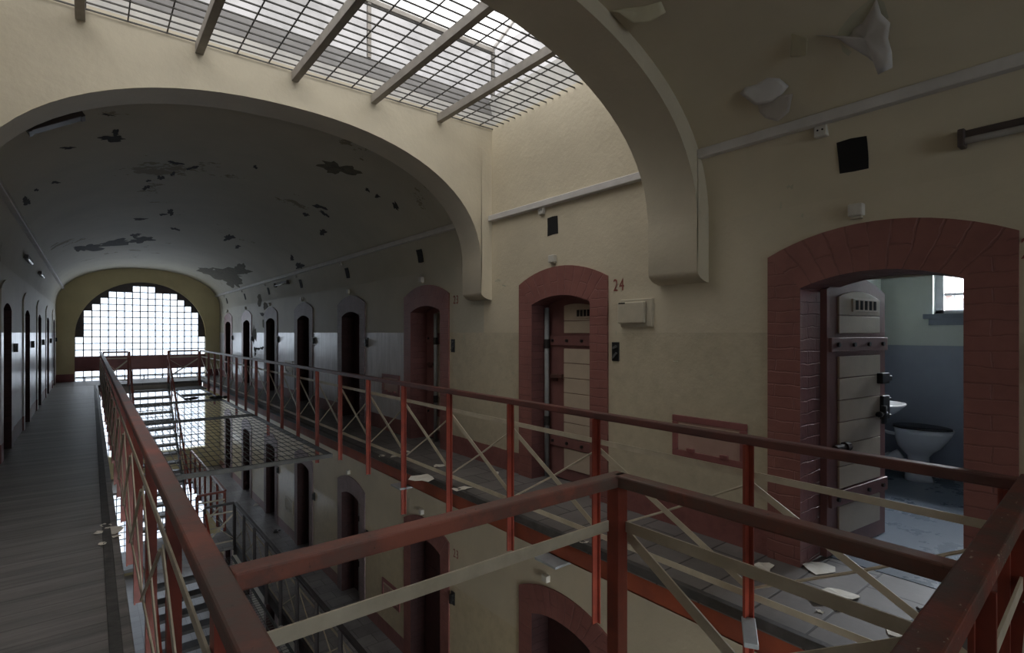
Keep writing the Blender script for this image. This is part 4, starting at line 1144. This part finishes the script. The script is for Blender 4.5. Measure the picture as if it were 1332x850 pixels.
def blob(px, py, w, h, n=30, rot=0.0, rag=0.3):
    """ragged closed outline: a few broad lobes plus a fine broken edge"""
    ph = [random.uniform(0, 6.28) for _ in range(4)]; out = []
    for k in range(n):
        a = 2*math.pi*k/n
        r_ = 1 + rag * (0.8*math.sin(2*a + ph[0]) + 0.6*math.sin(3*a + ph[1]) + 0.5*math.sin(5*a + ph[2]) + 0.4*math.sin(8*a + ph[3])) + random.uniform(-0.16, 0.16)
        r_ = max(0.25, r_)
        x, y = w/2*math.cos(a)*r_, h/2*math.sin(a)*r_
        out.append((px + x*math.cos(rot) - y*math.sin(rot), py + x*math.sin(rot) + y*math.cos(rot)))
    return out
FV = far_vault
for x, y, w, h, mt, ro in (
    (292, 356, 60, 14, 'plaster_bare', 0.1), (302, 366, 26, 14, 'plaster_bare', 0.6), (272, 352, 24, 8, 'plaster_bare', 0.1), (313, 350, 14, 16, 'plaster_bare', 0.9),
    (118, 322, 34, 8, 'plaster_dark', -0.1), (150, 316, 44, 7, 'plaster_dark', -0.12), (184, 312, 30, 8, 'plaster_dark', 0), (176, 306, 14, 4, 'plaster_dark', 0), (104, 324, 14, 6, 'plaster_dark', 0.2),
    (146, 180, 34, 7, 'plaster_dark', -0.05), (150, 172, 10, 8, 'plaster_dark', 0.3), (88, 192, 20, 3, 'plaster_dark', -0.1), (140, 149, 14, 2, 'plaster_dark', 0.1),
    (34, 262, 12, 9, 'plaster_dark', -0.4), (72, 237, 9, 4, 'plaster_dark', 0), (47, 247, 5, 4, 'plaster_dark', 0), (228, 212, 18, 4, 'plaster_dark', 0.1), (251, 218, 14, 4, 'plaster_dark', -0.2),
    (209, 231, 8, 6, 'plaster_dark', -0.2), (190, 244, 9, 5, 'plaster_dark', -0.2), (225, 226, 7, 4, 'plaster_dark', -0.3), (193, 235, 6, 3, 'plaster_dark', 0), (182, 285, 16, 3, 'plaster_dark', -0.1), (222, 276, 9, 7, 'plaster_dark', -0.2), (212, 279, 9, 3, 'plaster_dark', 0),
    (228, 298, 11, 3, 'plaster_dark', 0.2), (298, 309, 12, 8, 'plaster_dark', 0.1), (309, 321, 7, 4, 'plaster_dark', 0), (332, 217, 6, 4, 'plaster_dark', 0.2),
    (440, 219, 44, 16, 'plaster_bare', 0.2), (478, 247, 8, 3, 'plaster_dark', 0.5), (491, 255, 7, 4, 'plaster_dark', 0.6), (416, 269, 16, 5, 'plaster_dark', 0.3), (398, 279, 9, 4, 'plaster_dark', 0), (422, 278, 12, 4, 'plaster_dark', 0.6),
    (420, 302, 9, 7, 'plaster_dark', 0.6), (390, 346, 8, 10, 'plaster_dark', 0.9), (380, 336, 6, 5, 'plaster_dark', 0.9), (515, 268, 5, 14, 'plaster_dark', -0.5)):
    patch_px(FV, blob(x, y, w, h, rot=ro), MATS and mt)
# wall patches by the far doors
for x, y, w, h, mt in ((338, 391, 7, 14, 'plaster_bare'), (346, 398, 9, 8, 'plaster_bare'), (344, 421, 5, 14, 'plaster_bare'), (331, 435, 5, 26, 'plaster_bare'), (341, 409, 6, 4, 'plaster_dark'),
                       (332, 455, 3, 9, 'plaster_dark'), (336, 454, 5, 4, 'plaster_dark'), (341, 453, 4, 4, 'plaster_dark'), (332, 461, 2, 6, 'plaster_dark')):
    patch_px(FV, blob(x, y, w, h, 10), mt)
CH = []
for x, y, w_, h_ in ((648, 365, 9, 3), (656, 372, 5, 3), (604, 440, 4, 7), (668, 486, 4, 4), (641, 508, 6, 3), (647, 528, 3, 7), (1028, 240, 8, 4), (1016, 268, 3, 9), (1044, 281, 3, 6), (802, 434, 2, 5), (880, 470, 7, 2), (925, 489, 6, 2)):
    CH.append((x, y, w_, h_))
# curled sheets with lifted edges: (outline with lift in metres)
def sheet(outline, attach, mat, label, lift0=0.0, name='peeling_paint'):
    """outline: (px, py, lift). The sheet hangs away from the vault by the lift of each corner."""
    pts = []
    for px, py, l_ in outline:
        p, n = at_vault(px, py)
        r_ = ray(px, py).normalized()
        pts.append(p - r_ * ((0.85 * l_ + 0.006) / max(0.25, abs(r_.dot(n)))))
    c = sum(pts, Vector()) / len(pts)
    m = MB(); K = 4; v = [tuple(c)]
    for k in range(1, K + 1):
        for p in pts: v.append(tuple(c + (p - c) * (k / K)))
    n_ = len(pts); f = [(0, 1 + k, 1 + (k+1) % n_) for k in range(n_)]
    for r_ in range(K - 1):
        o_ = 1 + r_ * n_
        f += [(o_ + k, o_ + n_ + k, o_ + n_ + (k+1) % n_, o_ + (k+1) % n_) for k in range(n_)]
    m.add(v, f)
    o = m.build(name, mat, None, smooth=True, solid=0.003)
    return tag(o, label, 'peeling paint')
NV = near_vault
patch_px(NV, [(1088,48),(1092,38),(1108,18),(1124,4),(1138,-6),(1150,2),(1156,22),(1152,30),(1140,20),(1130,26),(1116,30),(1112,40),(1098,50)], 'plaster_pale', 0.002)
patch_px(NV, [(1092,52),(1100,60),(1108,66),(1104,72),(1096,66)], 'plaster_pale', 0.002)
sheet([(1140,-2,.0),(1146,18,.03),(1158,30,.07),(1155,50,.10),(1160,68,.12),(1161,88,.15),(1142,97,.17),(1138,82,.10),(1128,74,.07),(1108,62,.05),(1090,50,.02),(1062,46,.0),(1090,47,.0),(1104,47,.0),(1112,36,.0),(1122,30,.01),(1130,18,.0)], None, 'flake_back', 'large curled star of grey peeling paint at the top of the near vault')
sheet([(1030,44,.0),(1044,48,.06),(1050,50,.075),(1049,72,.075),(1040,75,.06),(1028,74,.0)], None, 'flake_cream', 'small curled flap of paint left of the large peeling star')
sheet([(962,122,.03),(970,113,.0),(984,110,.0),(998,101,.0),(1014,102,.0),(1026,112,.01),(1018,122,.03),(1006,132,.05),(990,136,.06),(982,137,.06)], None, 'flake_back', 'upper sheet of the torn paint above the cable duct')
sheet([(986,136,.0),(1002,132,.02),(1016,124,.05),(1031,122,.09),(1026,146,.11),(1012,158,.10),(996,154,.05),(988,146,.0)], None, 'flake_back', 'lower hanging sheet of the torn paint above the cable duct')
sheet([(794,14,.0),(806,17,.03),(824,31,.07),(846,29,.06),(866,16,.03),(860,2,.0),(838,8,.0),(815,10,.0)], None, 'flake_cream', 'sagging flap of peeling paint beside the near arch')
sheet([(1112,-20,.0),(1092,-14,.0),(1080,-6,.0),(1094,-4,.03),(1110,-8,.04)], None, 'flake_cream', 'small loose flap at the very top of the near vault')
for x, y, w_, h_ in CH: patch_px(WALLR, blob(x, y, w_, h_, 12), 'plaster_pale', 0.005)
st(WALLR, 'long cream wall with red arched cell doorways along the gallery', 'wall')
st(near_vault, 'near vault of cream paint peeling off the plaster', 'ceiling')
st(far_vault, 'dim far vault of the corridor with scattered peeled patches', 'ceiling')

# paint flakes on the floors
random.seed(21)
def flake(px, py, size, floor, label, group, mat='flake', seed=None):
    p = at_z(px, py, floor); d = p.x*SN + p.y*CS; R_ = 1.4 * size * d / FPX
    n = random.randint(8, 12); m = MB(); v = [(p.x, p.y, floor + 0.006)]
    asp = random.uniform(0.6, 1.0); rot = random.uniform(0, 3.1)
    for k in range(n):
        a = 2*math.pi*k/n; r_ = R_ * random.uniform(0.55, 1.1)
        x, y = r_*math.cos(a), r_*math.sin(a)*asp
        v.append((p.x + x*math.cos(rot)-y*math.sin(rot), p.y + x*math.sin(rot)+y*math.cos(rot), floor + random.uniform(0.002, 0.016)))
    m.add(v, [(0, 1+k, 1+(k+1)%n) for k in range(n)])
    o = m.build('paint_flake', mat, None, solid=0.003)
    return tag(o, label, 'paint flake', group)
GRP = 'paint flakes on the slab walkway'
for px, py, s_, lab in ((549,624,15,'largest pale paint flake under the railing, opposite door 23'), (601,637,10,'pale paint flake on the walkway edge right of the largest far flake'), (571,607,6,'small pale flake between door 23 and the railing'),
    (519,594,9,'pale flake in front of the open doorway 23'), (497,594,5,'tiny pale flake left of doorway 23 on the walkway'), (527,589,5,'tiny pale flake at the foot of doorway 23'), (645,616,4,'tiny pale flake near the foot of door 24'), (760,707,5,'tiny white flake beside the square corner post'),
    (1066,742,20,'large white paint flake at the threshold of the open cell'), (994,739,13,'cream flake at the foot of the brick pillar of the open cell'), (1092,775,16,'cream flake below the large flake by the cell threshold'),
    (1060,781,10,'white flake beside the cream flake before the open cell'), (1089,793,6,'tiny white flake among slabs before the open cell'), (1163,824,12,'white flake nearest the dark handrail beam'), (1066,797,4,'speck of white paint on the slab joint before the open cell'),
    (1198,795,4,'small dark chip at the cell threshold')):
    flake(px, py, s_, F, lab, GRP, 'rust_dark' if 'dark chip' in lab else 'flake')
for px, py, s_, lab in ((146,691,13,'biggest white flake against the kerb of the plank walkway'), (138,685,6,'white flake behind the biggest one on the plank walkway'), (128,695,5,'small white flake left of the biggest on the plank walkway'), (134,709,5,'small white flake in front of the biggest on the plank walkway'), (152,699,4,'white chip beside the plank walkway kerb')):
    flake(px, py, s_, F, lab, 'paint flakes on the plank walkway')
flake(334, 657, 5, F1, 'white scrap standing out on the lower walkway by its doors', None)

# outer cover so that daylight only enters through the glass
m = MB()
for a, b_ in (((XL-0.46, YB-0.3, 3.0), (XR+0.46, A2, 3.05)), ((XL-0.46, A3, 3.0), (XR+0.46, YE+0.35, 3.05))): pass
m.add([(XL-1,YB-.5,SZ+0.05),(XR+1,YB-.5,SZ+0.05),(XR+1,A2-.02,SZ+0.05),(XL-1,A2-.02,SZ+0.05)], [(0,1,2,3)])
m.add([(XL-1,A3+.02,SZ+0.05),(XR+1,A3+.02,SZ+0.05),(XR+1,YE+.5,SZ+0.05),(XL-1,YE+.5,SZ+0.05)], [(0,1,2,3)])
st(m.build('roof', 'roof_felt'), 'flat roof over the corridor vaults', 'roof')

# ------------------------------------------------------------------ daylight and added rear fill
REAR_FILL = (46, 300, 240)
CELLP = 165
w_ = bpy.data.worlds.new('sky'); S.world = w_; w_.use_nodes = True
nt = w_.node_tree; bg = nt.nodes['Background']
tc = nt.nodes.new('ShaderNodeTexCoord')
sx = nt.nodes.new('ShaderNodeSeparateXYZ'); nt.links.new(tc.outputs['Generated'], sx.inputs[0])
c_ = ramp(nt, math_(nt, 'ADD', math_(nt, 'MULTIPLY', sx.outputs[2], 0.5), 0.5), [(0.0, (0.70, 0.70, 0.74)), (0.48, (0.80, 0.84, 0.92)), (0.62, (0.88, 0.90, 0.95)), (0.9, (1.0, 0.98, 0.95))])
nt.links.new(c_, bg.inputs[0]); bg.inputs[1].default_value = 1.28
def area(name, loc, rot, sx_, sy_, power, col=(1, 1, 1), portal=False):
    l = bpy.data.lights.new(name, 'AREA'); l.shape = 'RECTANGLE'; l.size = sx_; l.size_y = sy_; l.energy = power; l.color = col
    o = bpy.data.objects.new(name, l); COL.objects.link(o); o.location = Vector(loc) + Vector((0, 0, EYE)); o.rotation_euler = rot
    if portal: l.cycles.is_portal = True
    return o
area('sky_portal', ((XL+XR)/2, (A2+A3)/2, SZ + 0.45), (0, 0, 0), 4.6, 2.4, 1, portal=True)
area('end_portal', (WXC, YE + 0.2, -1.2), (math.radians(-90), 0, 0), 3.7, 5.8, 1, portal=True)
area('cell_portal', (cx1 + 0.32, 1.14, 0.53), (0, math.radians(90), 0), 0.7, 1.1, 1, portal=True)
for (c, d), pw in zip(RW, REAR_FILL): area('rear_fill_light', (1.425, YB - 0.25, (c+d)/2), (math.radians(90), 0, 0), 2.85, d - c, pw, (1.0, 0.95, 0.88))  # added fill lamps shining in through the made-up rear windows
area('end_daylight', (WXC, YE + 0.7, -1.0), (math.radians(-90), 0, 0), 3.9, 5.6, 95, (0.97, 0.98, 1.0))
area('cell_daylight', (cx1 + 0.75, 1.0, 1.15), (0, math.radians(50), 0), 0.7, 1.0, CELLP, (0.93, 0.97, 1.0))
area('ground_portal', (WXC, YE + 0.2, -6.35), (math.radians(-90), 0, 0), 3.7, 2.6, 1, portal=True)

# ------------------------------------------------------------------ camera
cam = bpy.data.cameras.new('camera'); co = bpy.data.objects.new('camera', cam); COL.objects.link(co); S.camera = co
cam.sensor_width = 36; cam.lens = FPX / 1332 * 36; cam.shift_y = 8 / 1332; cam.clip_start = 0.02
co.location = (0, 0, EYE); co.rotation_euler = (math.radians(90), 0, -TH)
S.view_settings.view_transform = 'Standard'; S.view_settings.look = 'None'; S.view_settings.gamma = 1; S.view_settings.use_curve_mapping = False
S.view_settings.exposure = 1.42
S.cycles.max_bounces = 10; S.cycles.diffuse_bounces = 6; S.cycles.transparent_max_bounces = 12
S.cycles.use_denoising = True
